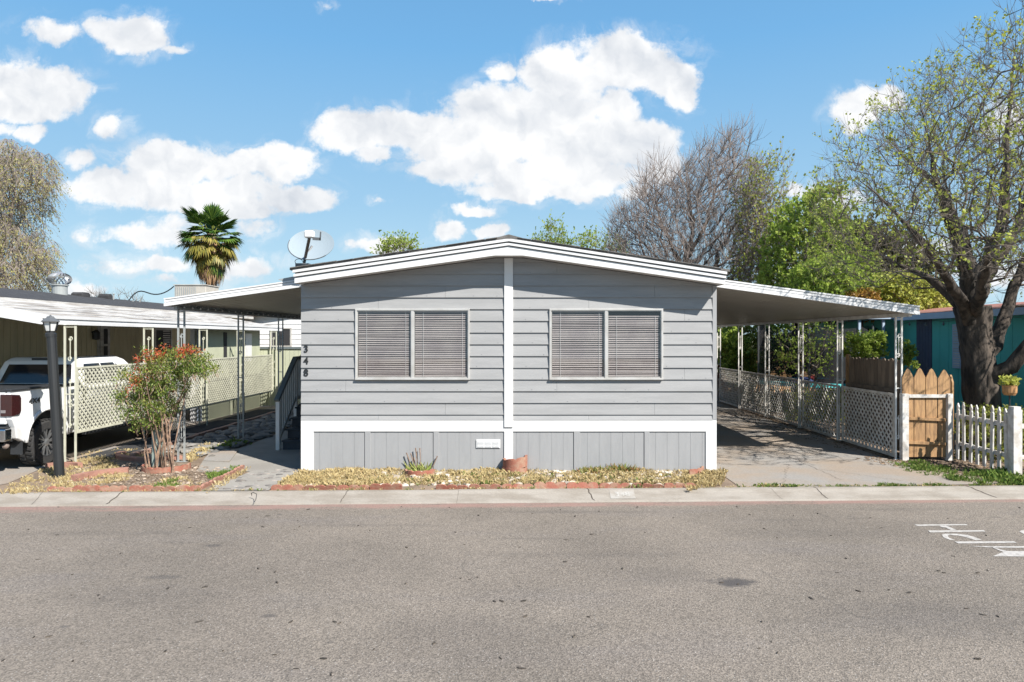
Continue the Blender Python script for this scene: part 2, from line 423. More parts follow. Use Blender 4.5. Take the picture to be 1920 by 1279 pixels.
mat('terracotta', (0.27, 0.095, 0.062), 0.85, (0.30, 0.19, 0.13), 7, 0.9, fine=0.2, fscale=20, bump=0.4, bscale=40)
mat('terracotta_pale', (0.32, 0.165, 0.12), 0.85, (0.23, 0.115, 0.085), 3, 0.8, fine=0.2, fscale=20, bump=0.4, bscale=40)

tag(MB().add([(-400,-60,-.20),(400,-60,-.20),(400,600,-.20),(-400,600,-.20)], [(0,1,2,3)]).build('ground', MATS['earth']), kind='structure')
b_ = MB()
N_ = 40
b_.add([(-60,-40,ZR),(60,-40,ZR),(60,YK(60)-.36,ZR),(-60,YK(-60)-.36,ZR)], [(0,1,2,3)])
tag(b_.build('road', MATS['asphalt'], origin=(0, 0, ZR)), kind='structure')
# yard ground from the back of the kerb on
tag(MB().add([(-60,YK(-60),0),(60,YK(60),0),(60,90,0),(-60,90,0),(-60,YK(-60),-.2),(60,YK(60),-.2)], [(0,1,2,3),(4,5,1,0)]).build('yard_ground', MATS['dirt'], origin=(0, 0, 0)), kind='structure')
# rolled kerb, cast in lengths with joints
k_ = MB()
prof = [(-.36, -.119), (-.345, -.095), (-.25, -.07), (-.14, -.028), (-.08, .006), (-.03, .014), (.0, .012), (.0, -.15), (-.36, -.15)]
x = -30.0
joints = [-30, -24, -18, -12, X_at(860, 10.5), 13, 20, 30]
for i in range(len(joints) - 1):
    a, b2 = joints[i] + .002, joints[i + 1] - .002
    vs = []; n = len(prof)
    for xx in (a, b2):
        for (dy, z) in prof: vs.append((xx, YK(xx) + dy, z + 0.004 * math.sin(i * 1.7)))
    k_.add(vs, [tuple(range(n))[::-1], tuple(range(n, 2 * n))] + [(j, (j + 1) % n, n + (j + 1) % n, n + j) for j in range(n)])
tag(k_.build('kerb', MATS['concrete_kerb'], smooth=False), kind='structure')
# cracks across the kerb
ck_ = MB()
def crack(pts, w, z=0.0):
    for i in range(len(pts) - 1):
        (x0, y0, z0), (x1, y1, z1) = pts[i], pts[i + 1]
        ck_.quad((x0 - w, y0, z0), (x0 + w, y0, z0), (x1 + w * .7, y1, z1), (x1 - w * .7, y1, z1))
def kz(dy):
    pr = prof[:7]
    for i in range(len(pr) - 1):
        if pr[i][0] <= dy <= pr[i + 1][0]:
            t = (dy - pr[i][0]) / (pr[i + 1][0] - pr[i][0]); return pr[i][1] + t * (pr[i + 1][1] - pr[i][1])
    return .014
rr = random.Random(3)
for p, lean, w in ((237, -.06, .009), (652, -.04, .005), (1102, .08, .009), (1538, .08, .007), (1835, .28, .012), (90, .05, .003), (1450, .1, .002)):
    X0 = X_at(p, 10.45); pts = []
    for j in range(9):
        dy = -.002 - j * .043
        X1 = X0 + lean * j / 8 + rr.uniform(-.012, .012)
        pts.append((X1, YK(X1) + dy, kz(dy) + .0055))
    crack(pts, w)
tag(ck_.build('kerb_crack', MATS['crack_brown']), kind='structure')
# painted house number on the kerb: pale panel with worn numerals
mat('kerb_white', (0.30, 0.285, 0.26), 0.8, (0.24, 0.215, 0.185), 9, 0.9)
kn = MB(); Xc = X_at(1164, 10.6)
yk = YK(Xc)
sl = math.atan2(.064, .17)
def on_kerb(x, t, lift=0.006):  # t along the sloping face, 0..1
    dy = -.30 + .22 * t
    return (Xc + x, yk + dy + .0303 * x, kz(dy) + lift)
for a in range(8):
    kn.quad(on_kerb(-.19, a / 8), on_kerb(.19, a / 8), on_kerb(.19, (a + 1) / 8), on_kerb(-.19, (a + 1) / 8))
kp = tag(kn.build('kerb_number_panel', MATS['kerb_white']), 'pale worn panel painted on the kerb with a faded house number', 'painted number')
vs, fs = text_mesh('348', 0.13, 0.0, 0.003)
kd_ = MB().add([on_kerb(v[0] * 1.2, .5 + v[1] / .20, .010) for v in vs], fs)
mat('faded_ink', (0.36, 0.35, 0.33), 0.8, (0.28, 0.26, 0.23), 25, 1.0)
kd_.build('numerals', MATS['faded_ink'], kp)

# pavement marking: HUMP, letters with their tops to the right
mat('chip', (0.03, 0.026, 0.022), .9, (.10, .08, .06), 30, .8)
mat('road_paint', (0.42, 0.40, 0.375), 0.75, (0.27, 0.255, 0.235), 18, 0.9, fine=0.2, fscale=60)
def road_letter(polys, name, label):
    b = MB()
    for poly in polys:
        b.add([(x, y, ZR + .004) for x, y in [G(px, py, ZR) for px, py in poly]], [tuple(range(len(poly)))])
    return tag(b.build(name, MATS['road_paint']), label, 'road marking')
def zq(ox, oy, s, pts): return [(ox + a * s, oy + b * s) for a, b in pts]
T8 = lambda pts: [(1560 + a * .2963, 900 + b * .2963) for a, b in pts]
road_letter([T8([(520,284),(848,281),(860,288),(545,293)]), T8([(608,322),(958,319),(972,328),(622,334)]), T8([(680,290),(716,289),(742,299),(790,318),(752,320),(722,303),(690,300)])],
            'painted_letter', 'white stretched letter H painted on the road, the farthest letter')
arc = [(695,348),(712,342),(790,342),(850,349),(900,362),(950,382),(908,383),(850,365),(800,354),(745,350),(732,355),(740,367),(780,383),(745,381),(705,365)]
road_letter([T8(arc), T8([(775,391),(1150,389),(1170,400),(800,404)])], 'painted_letter', 'white stretched letter U painted on the road below the letter H')
road_letter([T8([(868,421),(1300,421),(1300,433),(1015,430)]), T8([(1000,424),(1110,452),(1215,452),(1300,470),(1300,487),(1015,485),(1085,458)])],
            'painted_letter', 'white stretched letter M painted on the road at the right picture edge')
road_letter([T8([(1185,328),(1200,320),(1300,316),(1380,322),(1420,334),(1390,342),(1300,346),(1210,342)])], 'painted_letter', 'rounded white letter end painted on the road right of the H')

# driveway, walkways
def sheet(name, pts, z, m, th=0.0, kind='structure'):
    b = MB(); n = len(pts)
    if th: b.prism(pts, 'z', z - th, z)
    else: b.add([(x, y, z) for x, y in pts], [tuple(range(n))])
    return tag(b.build(name, MATS[m]), kind=kind)
# concrete drive on the right, stained and cracked
dr = [G(1343, 915), G(1440, 919), G(1600, 912), G(1800, 908), G(1700, 880), G(1660, 866)]
sheet('driveway', [(3.42, YK(3.5) + .02), (4.6, YK(4.6) + .03), (6.6, YK(6.6) + .10), (8.15, YK(8.15) + .20), (7.5, 11.9), (7.08, 12.9), (7.05, 26.5), (3.42, 26.5)], .008, 'concrete_drive')
# smooth walk and patio between the steps and the left bed
sheet('patio_walk', [(-6.25, 13.45), (-5.72, 11.95), (-3.92, 11.98), (-3.92, 25), (-6.0, 25), (-6.0, 14.6)], .010, 'concrete_walk')
wk0 = G(478, 882); wk1 = G(566, 880); wk2 = G(500, 923); wk3 = G(382, 923.5); wk2 = (wk2[0], YK(wk2[0]) + .012); wk3 = (wk3[0], YK(wk3[0]) + .012)
sheet('pebble_walk', [wk3, wk2, wk1, wk0], .014, 'concrete_walk')
st = MB(); rr = random.Random(11)
mat('pebble', (0.19, 0.18, 0.17), 0.7, (0.30, 0.25, 0.21), 7, 0.8, island=.5)
n = 0
while n < 78:
    a, t = rr.random(), rr.random()
    p0 = Vector(wk3).lerp(Vector(wk2), a); p1 = Vector(wk0).lerp(Vector(wk1), a); p = p0.lerp(p1, t)
    r = rr.uniform(.018, .055); ang = rr.uniform(-.5, .5); k = []
    for j in range(8):
        q = 2 * math.pi * j / 8; k.append((p.x + r * 1.3 * math.cos(q) * rr.uniform(.85, 1.1), p.y + r * .75 * math.sin(q) * rr.uniform(.85, 1.1)))
    st.prism(k, 'z', .012, .012 + rr.uniform(.004, .010)); n += 1
tag(st.build('inset_pebbles', MATS['pebble']), kind='stuff')
sq = [G(483, 863), G(548, 845), G(583, 845), G(440, 868)]
tag(MB().prism([G(382, 866), G(430, 868), G(447, 846), G(398, 843)], 'z', .0, .035).build('stepping_slab', MATS['concrete_drive'], bevel=.006), 'square tan concrete stepping slab beside the smooth walk', 'paving slab')
# neighbour's concrete drive at the far left
sheet('neighbour_driveway', [(-12, YK(-12) + .05), (-8.55, YK(-8.5) + .08), (-8.3, 11.0), (-8.65, 12.3), (-8.75, 27), (-12, 27)], .008, 'concrete_drive')

# leaf scraps and grit lying on the road
b_ = MB(); rr = random.Random(77)
for i in range(120):
    px, py = rr.uniform(-40, 1960), 950 + 330 * rr.random() ** 1.6
    gx_, gy_ = G(px, py, ZR); r = rr.uniform(.006, .022); a = rr.uniform(0, 3.14); k = []
    for j in range(6):
        q = 2 * math.pi * j / 6; u_, v_ = r * 1.8 * math.cos(q) * rr.uniform(.6, 1.1), r * .6 * math.sin(q) * rr.uniform(.6, 1.1)
        k.append((gx_ + u_ * math.cos(a) - v_ * math.sin(a), gy_ + u_ * math.sin(a) + v_ * math.cos(a)))
    b_.prism(k, 'z', ZR + .001, ZR + rr.uniform(.004, .012))
tag(b_.build('road_litter', MATS['chip']), kind='stuff')

# joints and wandering cracks in the drive
ck_ = MB(); rr = random.Random(19)
for (x0, y0, x1, y1, w) in ((3.5, 14.1, 7.0, 14.25, .008), (3.5, 17.6, 7.0, 17.6, .008), (5.25, 11.3, 5.3, 14.1, .004), (4.2, 11.0, 4.9, 12.6, .0025), (4.9, 12.6, 6.4, 13.2, .0025), (6.2, 11.2, 5.3, 12.2, .003)):
    n = 26; px_ = None
    for i in range(n + 1):
        t = i / n; k_ = 0 if w > .007 else .035; p = Vector((x0 + (x1 - x0) * t + rr.uniform(-k_, k_), y0 + (y1 - y0) * t + rr.uniform(-k_, k_), .0115))
        if px_ is not None:
            d = (p - px_).normalized(); s_ = Vector((-d.y, d.x, 0)) * w * rr.uniform(.5, 1)
            ck_.quad(px_ - s_, px_ + s_, p + s_, p - s_)
        px_ = p
tag(ck_.build('driveway_cracks', MATS['crack_brown']), kind='structure')
# ================================================================ THE GREY HOME
WY = 12.0                       # plane of the front wall
def wx(px): return X_at(px, WY)
def wz(py): return Z_at(py, WY)
XL, XR = wx(565), wx(1343)
home = empty('mobile_home', ((XL + XR) / 2, 19, 0), 'light grey double wide home with white gable fascia and two wide front windows', 'house')
# roof outline (bottom of the fascia board) as a function of x
xc = X_at(954, 11.6); xel, xer = X_at(550, 11.6), X_at(1362, 11.6)
def soff(x):
    zc, zl, zr = Z_at(479, 11.6), Z_at(531, 11.6), Z_at(533, 11.6)
    if x < xc - .24: return zl + (zc - zl) * (x - xel) / (xc - .24 - xel)
    if x > xc + .24: return zc + (zr - zc) * (x - xc - .24) / (xer - xc - .24)
    return zc
body = MB()
body.prism([(XL + .02, .05), (XR - .02, .05), (XR - .02, soff(XR) - .0), (xc + .24, soff(xc)), (xc - .24, soff(xc)), (XL + .02, soff(XL))], 'y', WY + .03, 26)
body.build('wall', MATS['siding'], home)
# lap siding, planks cut round the windows and under the roof line
wins = [(wx(667), wx(881)), (wx(1030), wx(1242.5))]
wzt, wzb = wz(579), wz(712)
tx0, tx1 = wx(945.6), wx(961.8)
rows = [wz(787.5)] + [wz(777.3 - 21.93 * i) for i in range(15)]
def planks(x0, x1, win):
    b = MB()
    for i in range(len(rows) - 1):
        z0, z1 = rows[i], rows[i + 1]
        spans = [(x0, x1)]
        zm = (z0 + z1) / 2
        if wzb - .02 < zm < wzt + .01: spans = [(x0, win[0]), (win[1], x1)]
        jt = [x0 + (x1 - x0) * q for q in ((.38,), (.71,), (), (.22,), (.86,))[i % 5]]
        sp2 = []
        for (a, c) in spans:
            cut = [j for j in jt if a + .3 < j < c - .3]
            sp2 += [(a, cut[0] - .0015), (cut[0] + .0015, c)] if cut else [(a, c)]
        for (a, c) in sp2:
            poly = [(a, z0), (c, z0), (c, z1 + .015), (a, z1 + .015)]
            mid = 60
            # cut with the soffit line (each side of the gable is one straight line plus a flat crown)
            zl = lambda p, s=(x0 + x1) / 2: soff(p[0]) - p[1]
            if min(zl(p) for p in poly) < 0:
                xs = [a + (c - a) * j / mid for j in range(mid + 1)]
                top = [(x, min(z1 + .015, soff(x))) for x in xs]
                keep = [(x, z) for x, z in top if z > z0 + .002]
                if len(keep) < 2: continue
                poly = [(keep[0][0], z0), (keep[-1][0], z0)] + keep[::-1]
            n = len(poly)
            def yf(z): return WY - .004 - .024 * max(0, 1 - (z - z0) / (z1 - z0))
            vs = [(x, yf(z), z) for x, z in poly] + [(x, WY + .02, z) for x, z in poly]
            b.add(vs, [tuple(range(n)), tuple(range(n, 2 * n))[::-1]] + [((j + 1) % n, j, n + j, n + (j + 1) % n) for j in range(n)])
    return b
planks(XL, tx0, wins[0]).build('siding', MATS['siding'], home)
planks(tx1, wx(1335.5), wins[1]).build('siding', MATS['siding'], home)
# small protruding plank ends at the left corner read as a saw tooth
# trims
MB().box(wx(1335.5), XR, WY - .028, WY + .03, wz(787), soff(XR) - .002).build('corner_trim', MATS['skirt'], home)
MB().box(tx0, tx1, WY - .045, WY + .02, wz(800.5), soff(xc) - .002).build('centre_trim', MATS['white_paint'], home, bevel=.004)
t = MB()
t.box(XL, XR, WY - .022, WY + .02, wz(808.8), wz(787))
t.box(XL, wx(588.5), WY - .021, WY + .02, -.02, wz(808.8))
t.box(wx(1323), XR, WY - .021, WY + .02, -.02, wz(808.8))
t.box(tx0, tx1, WY - .024, WY + .02, -.02, wz(808.8))
t.build('skirt_trim', MATS['white_paint'], home)
sk = [(588.5, 683.5), (695, 812), (823, 945.6), (961.8, 1075), (1087.5, 1207), (1217.5, 1323)]
for (a, c) in sk:
    b = MB(); a, c = wx(a), wx(c); gx = a; first = True
    edges = []
    x = a + random.uniform(.05, .2)
    edges = [a]
    while x < c - .03: edges.append(x); x += .2055
    edges.append(c)
    for i in range(len(edges) - 1):
        b.box(edges[i] + (.0025 if i else 0), edges[i + 1] - (.0025 if i < len(edges) - 2 else 0), WY - .004, WY + .02, -.02, wz(809.2))
    b.box(a, c, WY - .001, WY + .021, -.02, wz(809.4))
    b.build('skirting_panel', MATS['skirt'], home)
for (a, c) in ((683.5, 695), (812, 823), (1075, 1087.5), (1207, 1217.5)):
    MB().box(wx(a) + .008, wx(c), WY - .017, WY + .02, -.02, wz(809.2)).build('skirting_batten', MATS['skirt'], home, bevel=.003)
# white crawl space vent
v = MB(); vx0, vx1, vz0, vz1 = wx(893), wx(938), wz(840), wz(824)
v.box(vx0, vx1, WY - .022, WY - .006, vz0, vz1)
vo_ = v.build('vent', MATS['white_paint'], home, bevel=.006)
v = MB()
for i in range(3):
    for j in range(5):
        a = vx0 + .02 + i * .133; z = vz0 + .022 + j * .024
        v.bar((a, WY - .026, z), (a + .115, WY - .026, z), .006, .013)
v.build('louvre', MATS['white_metal'], vo_)

# windows
def window(x0, x1, curtain_up):
    xm = (x0 + x1) / 2
    fr = MB(); y0, y1 = WY - .05, WY + .024; t = .032
    fr.box(x0, x1, y0, y1, wzt - t, wzt); fr.box(x0, x1, y0 - .014, y1, wzb, wzb + t)
    fr.box(x0, x0 + t, y0 + .002, y1, wzb + t, wzt - t); fr.box(x1 - t, x1, y0 + .002, y1, wzb + t, wzt - t)
    f = fr.build('window', MATS['alu'], home, bevel=.003)
    MB().box(xm - .024, xm + .024, y0 + .006, y1, wzb + t, wzt - t).build('mullion', MATS['alu'], f, bevel=.003)
    for k, (a, c) in enumerate(((x0 + t, xm - .024), (xm + .024, x1 - t))):
        g = MB(); g.quad((a, WY - .034, wzb + t), (c, WY - .034, wzb + t), (c, WY - .034, wzt - t), (a, WY - .034, wzt - t))
        g.build('pane', MATS['window_glass'], f)
        # inner sash edge
        sa = MB()
        for (p, q, r, s) in ((a, c, wzb + t, wzb + t + .022), (a, c, wzt - t - .014, wzt - t), (a, a + .014, wzb + t + .022, wzt - t - .014), (c - .014, c, wzb + t + .022, wzt - t - .014)):
            sa.box(p, q, WY - .030, WY - .012, r, s)
        sa.build('sash', MATS['alu'], f)
        sl = MB(); z = wzb + t + .03; rr = random.Random(int(a * 100))
        top = wzt - t - (.015 if not (curtain_up and k == 1) else .10)
        while z < top - .02:
            w = rr.uniform(-.003, .003)
            tl = .0112 + rr.uniform(-.0035, .003)
            sl.add([(a + .018, WY - .004, z + w), (c - .018, WY - .004, z - w), (c - .018, WY + .016, z - w + tl * 1.9), (a + .018, WY + .016, z + w + tl * 1.9)], [(0, 1, 2, 3)])
            z += .0325
        sl.box(a + .016, c - .016, WY - .006, WY + .012, wzb + t + .002, wzb + t + .024)
        sl.box(a + .016, c - .016, WY - .008, WY + .014, top - .012, top + .008)
        bl = sl.build('blind', MATS['slat'], f)
        for xx in (a + .16, c - .10):
            MB().box(xx, xx + .004, WY - .010, WY - .007, wzb + t + .02, top).build('cord', MATS['white_paint'], bl)
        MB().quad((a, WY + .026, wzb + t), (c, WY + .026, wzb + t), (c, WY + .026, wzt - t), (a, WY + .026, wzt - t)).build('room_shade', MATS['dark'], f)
window(*wins[0], False); window(*wins[1], True)
# house number 3 4 8 on the planks, near the left corner
for ch, py in (('3', 655), ('4', 677), ('8', 699.5)):
    vs, fs = text_mesh(ch, .175, .006, .003)
    X0 = wx(574.5); Z0 = wz(py)
    MB().add([(X0 + x * .95, WY - .026 - z, Z0 + y) for x, y, z in vs], fs).build('house_number', MATS['black_metal'], home)
nl = MB(); rr = random.Random(9)
for (a, c) in ((XL, tx0), (tx1, wx(1335))):
    for z in rows[2:15:1]:
        x = a + rr.uniform(.1, .4)
        while x < c - .1:
            if z < soff(x) - .1 and not any(q0 - .03 < x < q1 + .03 and wzb - .03 < z < wzt + .03 for q0, q1 in wins) and rr.random() < .5:
                nl.box(x - .004, x + .004, WY - .031, WY - .02, z + .025, z + .033)
            x += .41
nl.build('nail_heads', MATS['groove'], home)['kind'] = 'stuff'
# roof: two slopes of shingle, stepped white fascia
def zt(x, top=True):
    zc, zl, zr = Z_at(444, 11.6), Z_at(503, 11.6), Z_at(515.5, 11.6)
    zr = Z_at(506, 11.6)
    return zl + (zc - zl) * (x - xel) / (xc - xel) if x < xc else zc + (zr - zc) * (x - xc) / (xer - xc)
def roof_poly(lo, hi, ex=0.0):
    L, Rr = xel - ex, xer + ex
    up = [(L, zt(xel) + hi), (xc - .05, zt(xc - .05) + hi), (xc + .05, zt(xc + .05) + hi), (Rr, zt(xer) + hi)]
    dn = [(Rr, zt(xer) + lo), (xc, zt(xc) + lo), (L, zt(xel) + lo)]
    return up + dn
rf = MB().prism(roof_poly(-.035, .0, .05), 'y', 11.565, 26.3).build('roof', MATS['shingle_house'], home)
# tabs of the shingles standing up along the front edge
sh = MB(); x = xel - .04; rr = random.Random(5)
while x < xer - .1:
    wd = rr.uniform(.18, .34)
    za, zb = zt(x), zt(min(x + wd, xer))
    y0 = 11.55 - rr.uniform(0, .015); h = rr.uniform(.006, .016)
    if x < xc < x + wd:
        sh.build('shingle_tabs', MATS['shingle_house'], rf); sh = MB()
    else:
        sh.add([(x, y0, za), (x + wd - .01, y0, zb), (x + wd - .01, y0, zb + h), (x, y0, za + h), (x, 11.9, za), (x + wd - .01, 11.9, zb), (x + wd - .01, 11.9, zb + h), (x, 11.9, za + h)],
               [(0,1,2,3),(4,7,6,5),(3,2,6,7),(0,3,7,4),(1,5,6,2)])
    x += wd
rc = MB().prism([(xc - .30, zt(xc - .30) + .002), (xc, zt(xc) + .035), (xc + .30, zt(xc + .30) + .002)], 'y', 11.56, 26.2)
sh.v, sh.f = sh.v + [], sh.f + []
sh.build('shingle_tabs', MATS['shingle_house'], rf)
rc.build('ridge_cap', MATS['shingle_house'], rf)
# the roof deck ends 3.5 cm under the shingles; under it two mouldings and the board
MB().prism(roof_poly(-.080, -.036), 'y', 11.555, 11.62).build('fascia_moulding', MATS['white_metal'], home)
MB().prism(roof_poly(-.146, -.103, -.01), 'y', 11.575, 11.66).build('fascia_moulding', MATS['white_metal'], home)
MB().prism(roof_poly(-.16, -.079, -.02), 'y', 11.628, 11.66).build('fascia_groove', MATS['post_grey'], home)
def soff_poly():
    up = [(xel + .02, zt(xel) - .165), (xc, zt(xc) - .165), (xer - .02, zt(xer) - .165)]
    dn = [(xer - .02, soff(xer)), (xc + .24, soff(xc)), (xc - .24, soff(xc)), (xel + .02, soff(xel))]
    return up + dn
MB().prism(soff_poly(), 'y', 11.6, 11.64).build('fascia_board', MATS['white_paint'], home)
so = MB()
for (a, c) in ((xel + .02, xc - .24), (xc - .24, xc + .24), (xc + .24, xer - .02)):
    so.add([(a, 11.64, soff(a) + .012), (c, 11.64, soff(c) + .012), (c, WY + .03, soff(c) + .012), (a, WY + .03, soff(a) + .012)], [(0, 1, 2, 3)])
so.build('soffit', MATS['white_paint'], home)
# side fascias
MB().box(xel + .02, xel + .05, 11.64, 26.2, soff(xel), zt(xel) - .04).build('side_fascia', MATS['white_metal'], home)
MB().box(xer - .05, xer - .02, 11.64, 26.2, soff(xer), zt(xer) - .04).build('side_fascia', MATS['white_metal'], home)

# ---------------------------------------------------------------- carport roofs of the grey home
def scroll_pts(c, h, s, plane='x'):
    """an S-shaped scroll of thin bar, height h"""
    pts = []
    # two volutes joined into an S
    R_ = min(.046, h * .13); q = h / 2 - R_
    for i in range(18):
        t = i / 17; r = R_ * (.25 + .75 * t); a = math.pi * (2.6 - 2.1 * t)
        pts.append((-math.cos(a) * r * s, q + math.sin(a) * r))
    pts = pts + [(-x, -z) for x, z in pts[::-1]]
    return pts
def make_post(h, m, scrolls, gap=.115, along='x'):
    """wrought iron style post: two square tubes with scrolls between; local coordinates, base at 0"""
    r = empty('carport_post', (0, 0, 0))
    for s in (-1, 1):
        b = MB(); b.box(s * gap / 2 - .0145, s * gap / 2 + .0145, -.0145, .0145, 0, h)
        b.build('upright', m, r)
    MB().box(-gap / 2 - .035, gap / 2 + .035, -.035, .035, 0, .008).build('base_plate', m, r)
    MB().box(-gap / 2 - .03, gap / 2 + .03, -.03, .03, h - .006, h).build('top_plate', m, r)
    MB().box(-gap / 2 + .013, gap / 2 - .013, -.008, .008, h * .5 - .01, h * .5 + .01).build('cross_tie', m, r)
    MB().box(-gap / 2 + .013, gap / 2 - .013, -.008, .008, h - .05, h - .03).build('cross_tie', m, r)
    for zc in scrolls:
        b = MB(); p = scroll_pts(0, .46, 1)
        b.tube([(x, 0, zc + z) for x, z in p], .0085, 6)
        b.build('scroll', m, r)
    return r
def carport(name, label, xin, xout, y0, y1, zin_top, zin_bot, zout_top, zout_bot, ribs=True):
    s = 1 if xout > xin else -1
    r = empty(name, ((xin + xout) / 2, (y0 + y1) / 2, (zin_bot + zout_bot) / 2), label, 'carport roof')
    # pans: ribbed sheet running from house to outer beam
    def zb(x): return zin_bot + (zout_bot - zin_bot) * (x - xin) / (xout - xin)
    def ztp(x): return zin_top + (zout_top - zin_top) * (x - xin) / (xout - xin)
    b = MB(); y = y0 + .09; w = .30
    while y < y1 - .02:
        e = min(y + w, y1)
        for (a, c, dz) in ((y, e - .03, .0), (e - .03, e, .035)):
            b.add([(xin, a, zb(xin) + dz + .03), (xout, a, zb(xout) + dz + .03), (xout, c, zb(xout) + dz + .03), (xin, c, zb(xin) + dz + .03)], [(0, 1, 2, 3)])
        b.add([(xin, e - .03, zb(xin) + .03), (xout, e - .03, zb(xout) + .03), (xout, e - .03, zb(xout) + .065), (xin, e - .03, zb(xin) + .065)], [(0, 1, 2, 3)])
        b.add([(xin, e, zb(xin) + .065), (xout, e, zb(xout) + .065), (xout, e, zb(xout) + .03), (xin, e, zb(xin) + .03)], [(0, 1, 2, 3)])
        y = e
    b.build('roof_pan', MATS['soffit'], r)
    b = MB()  # top skin
    b.add([(xin, y0 + .06, ztp(xin) - .025), (xout, y0 + .06, ztp(xout) - .025), (xout, y1, ztp(xout) - .025), (xin, y1, ztp(xin) - .025)], [(0, 1, 2, 3)])
    b.build('roof_skin', MATS['white_metal'], r)
    # front fascia, three steps
    b = MB(); L = [(0.0, .42, .000), (.42, .50, .022), (.50, .74, .008), (.74, .82, .024), (.82, 1.0, .0)]
    for (t0, t1, dy) in L:
        a0 = zb(xin) + (ztp(xin) - zb(xin)) * t0; a1 = zb(xin) + (ztp(xin) - zb(xin)) * t1
        c0 = zb(xout) + (ztp(xout) - zb(xout)) * t0; c1 = zb(xout) + (ztp(xout) - zb(xout)) * t1
        b.prism([(xin, a0), (xout, c0), (xout, c1 - .0004), (xin, a1 - .0004)], 'y', y0 + dy, y0 + .07)
    b.build('fascia', MATS['white_metal'], r)
    b = MB(); xo = xout
    for (t0, t1, dx) in L:
        c0 = zb(xout) + (ztp(xout) - zb(xout)) * t0; c1 = zb(xout) + (ztp(xout) - zb(xout)) * t1
        b.box(min(xo + s * .002, xo + s * (.03 - dx)), max(xo + s * .002, xo + s * (.03 - dx)), y0, y1, c0, c1 - .0004)
    b.build('gutter', MATS['white_metal'], r)
    return r, zb
clx_in, clx_out = xel + .03, X_at(310, 12.6)
cl, zbl = carport('side_awning', 'white sloping metal patio roof along the left side of the grey home', clx_in, clx_out, 12.6, 22.5,
                  Z_at(520, 12.6), Z_at(535, 12.6), Z_at(559, 12.6), Z_at(574, 12.6))
crx_in, crx_out = xer - .03, X_at(1722, 12.7)
cr, zbr = carport('carport_roof', 'long white sloping metal carport roof on the right side of the grey home', crx_in, crx_out, 12.7, 26.0,
                  Z_at(520, 12.7), Z_at(535.5, 12.7), Z_at(573, 12.7), Z_at(590, 12.7))
# grey patch of wall flashing above the left awning, between it and the gable
fl = MB(); fl.prism([(xel + .03, Z_at(505, 12.0)), (X_at(517, 12.5), Z_at(523, 12.5)), (X_at(540, 12.5), Z_at(534, 12.5)), (xel + .03, Z_at(534, 12.5))], 'y', 12.61, 12.68)
fl.build('flashing', MATS['post_grey'], cl)
# beams
PX_L = -6.47
bm = MB(); zbeam = zbl(PX_L) + .03
bm.box(PX_L - .03, PX_L + .03, 12.72, 22.4, zbeam - .105, zbeam - .035)
y = 12.8
while y < 22.3:
    bm.box(PX_L - .02, PX_L + .02, y, y + .17, zbeam - .035, zbeam); y += .26
bm.build('beam', MATS['post_grey'], cl)
PX_R = 7.27
bm = MB(); zbr_ = zbr(PX_R) + .03
bm.box(PX_R - .03, PX_R + .03, 12.8, 25.9, zbr_ - .075, zbr_ - .002)
bm.build('beam', MATS['post_white'], cr)
p0 = make_post(zbeam - .105, MATS['post_grey'], [.62, 2.2])
GL = 'scrollwork posts under the left awning'
for i, (Y, lab) in enumerate(((12.94, 'nearest grey scrollwork post of the left awning, behind the red-tipped shrub'), (15.67, 'second grey scrollwork post of the left awning, standing by the concrete walk'),
                            (18.25, 'grey scrollwork post of the left awning beside the top of the steps'))):
    o = p0 if i == 0 else copy_tree(p0)
    o.location = (PX_L, Y, .005)
    tag(o, lab, 'post', GL)
p1 = make_post(zbr_ - .075, MATS['post_white'], [.62, 2.2])
for i, (Y, lab) in enumerate(((13.2, 'white scrollwork post at the street end of the carport beside the wooden gate'), (15.65, 'white scrollwork post where the old wooden fence panel ends'),
                            (17.85, 'third white carport post from the street, by the turquoise trampoline edge'), (20.3, 'fourth white carport post from the street, above the lattice'),
                            (22.8, 'second last white carport post, deep under the carport'), (25.3, 'last white carport post at the back corner of the grey home'))):
    o = p1 if i == 0 else copy_tree(p1)
    o.location = (PX_R, Y, .005)
    tag(o, lab, 'post', 'white scrollwork posts along the carport')

# ---------------------------------------------------------------- entry steps with railing
mat('step_dark', (0.028, 0.034, 0.045), 0.7, (0.045, 0.05, 0.06), 6, 0.7, bump=.2)
mat('rail_paint', (0.10, 0.12, 0.125), 0.6, (0.14, 0.155, 0.16), 4, 0.6)
mat('baluster_paint', (0.34, 0.36, 0.36), 0.6, (0.28, 0.30, 0.30), 4, 0.6)
xs0, xs1 = -5.12, XL - .02
steps = empty('entry_steps', ((xs0 + xs1) / 2, 15.2, 0), 'dark entry steps with a grey baluster railing at the left side of the grey home', 'steps')
for i in range(4):
    b = MB(); y = 14.30 + .28 * i; z = .205 * (i + 1)
    b.box(xs0 + .06, xs1, y, y + .30, z - .035, z)
    b.box(xs0 + .09, xs1, y + .025, y + .045, z - .205, z - .035)
    b.build('tread', MATS['step_dark'], steps, bevel=.006)
b = MB(); b.box(xs0 + .06, xs1, 15.42, 17.4, .80, .86); b.box(xs0 + .09, xs1, 15.44, 17.38, .0, .80); b.build('landing', MATS['step_dark'], steps)
b = MB(); b.box(xs0 - .035, xs0 + .045, 14.24, 14.32, 0.01, 1.03); b.build('newel', MATS['white_paint'], steps, bevel=.005)
b = MB(); b.bar((xs0 + .005, 14.2, 1.05), (xs0 + .005, 15.35, 1.90), .10, .07); b.bar((xs0 + .005, 15.33, 1.90), (xs0 + .005, 17.4, 1.90), .10, .07); b.build('handrail', MATS['rail_paint'], steps, bevel=.006)
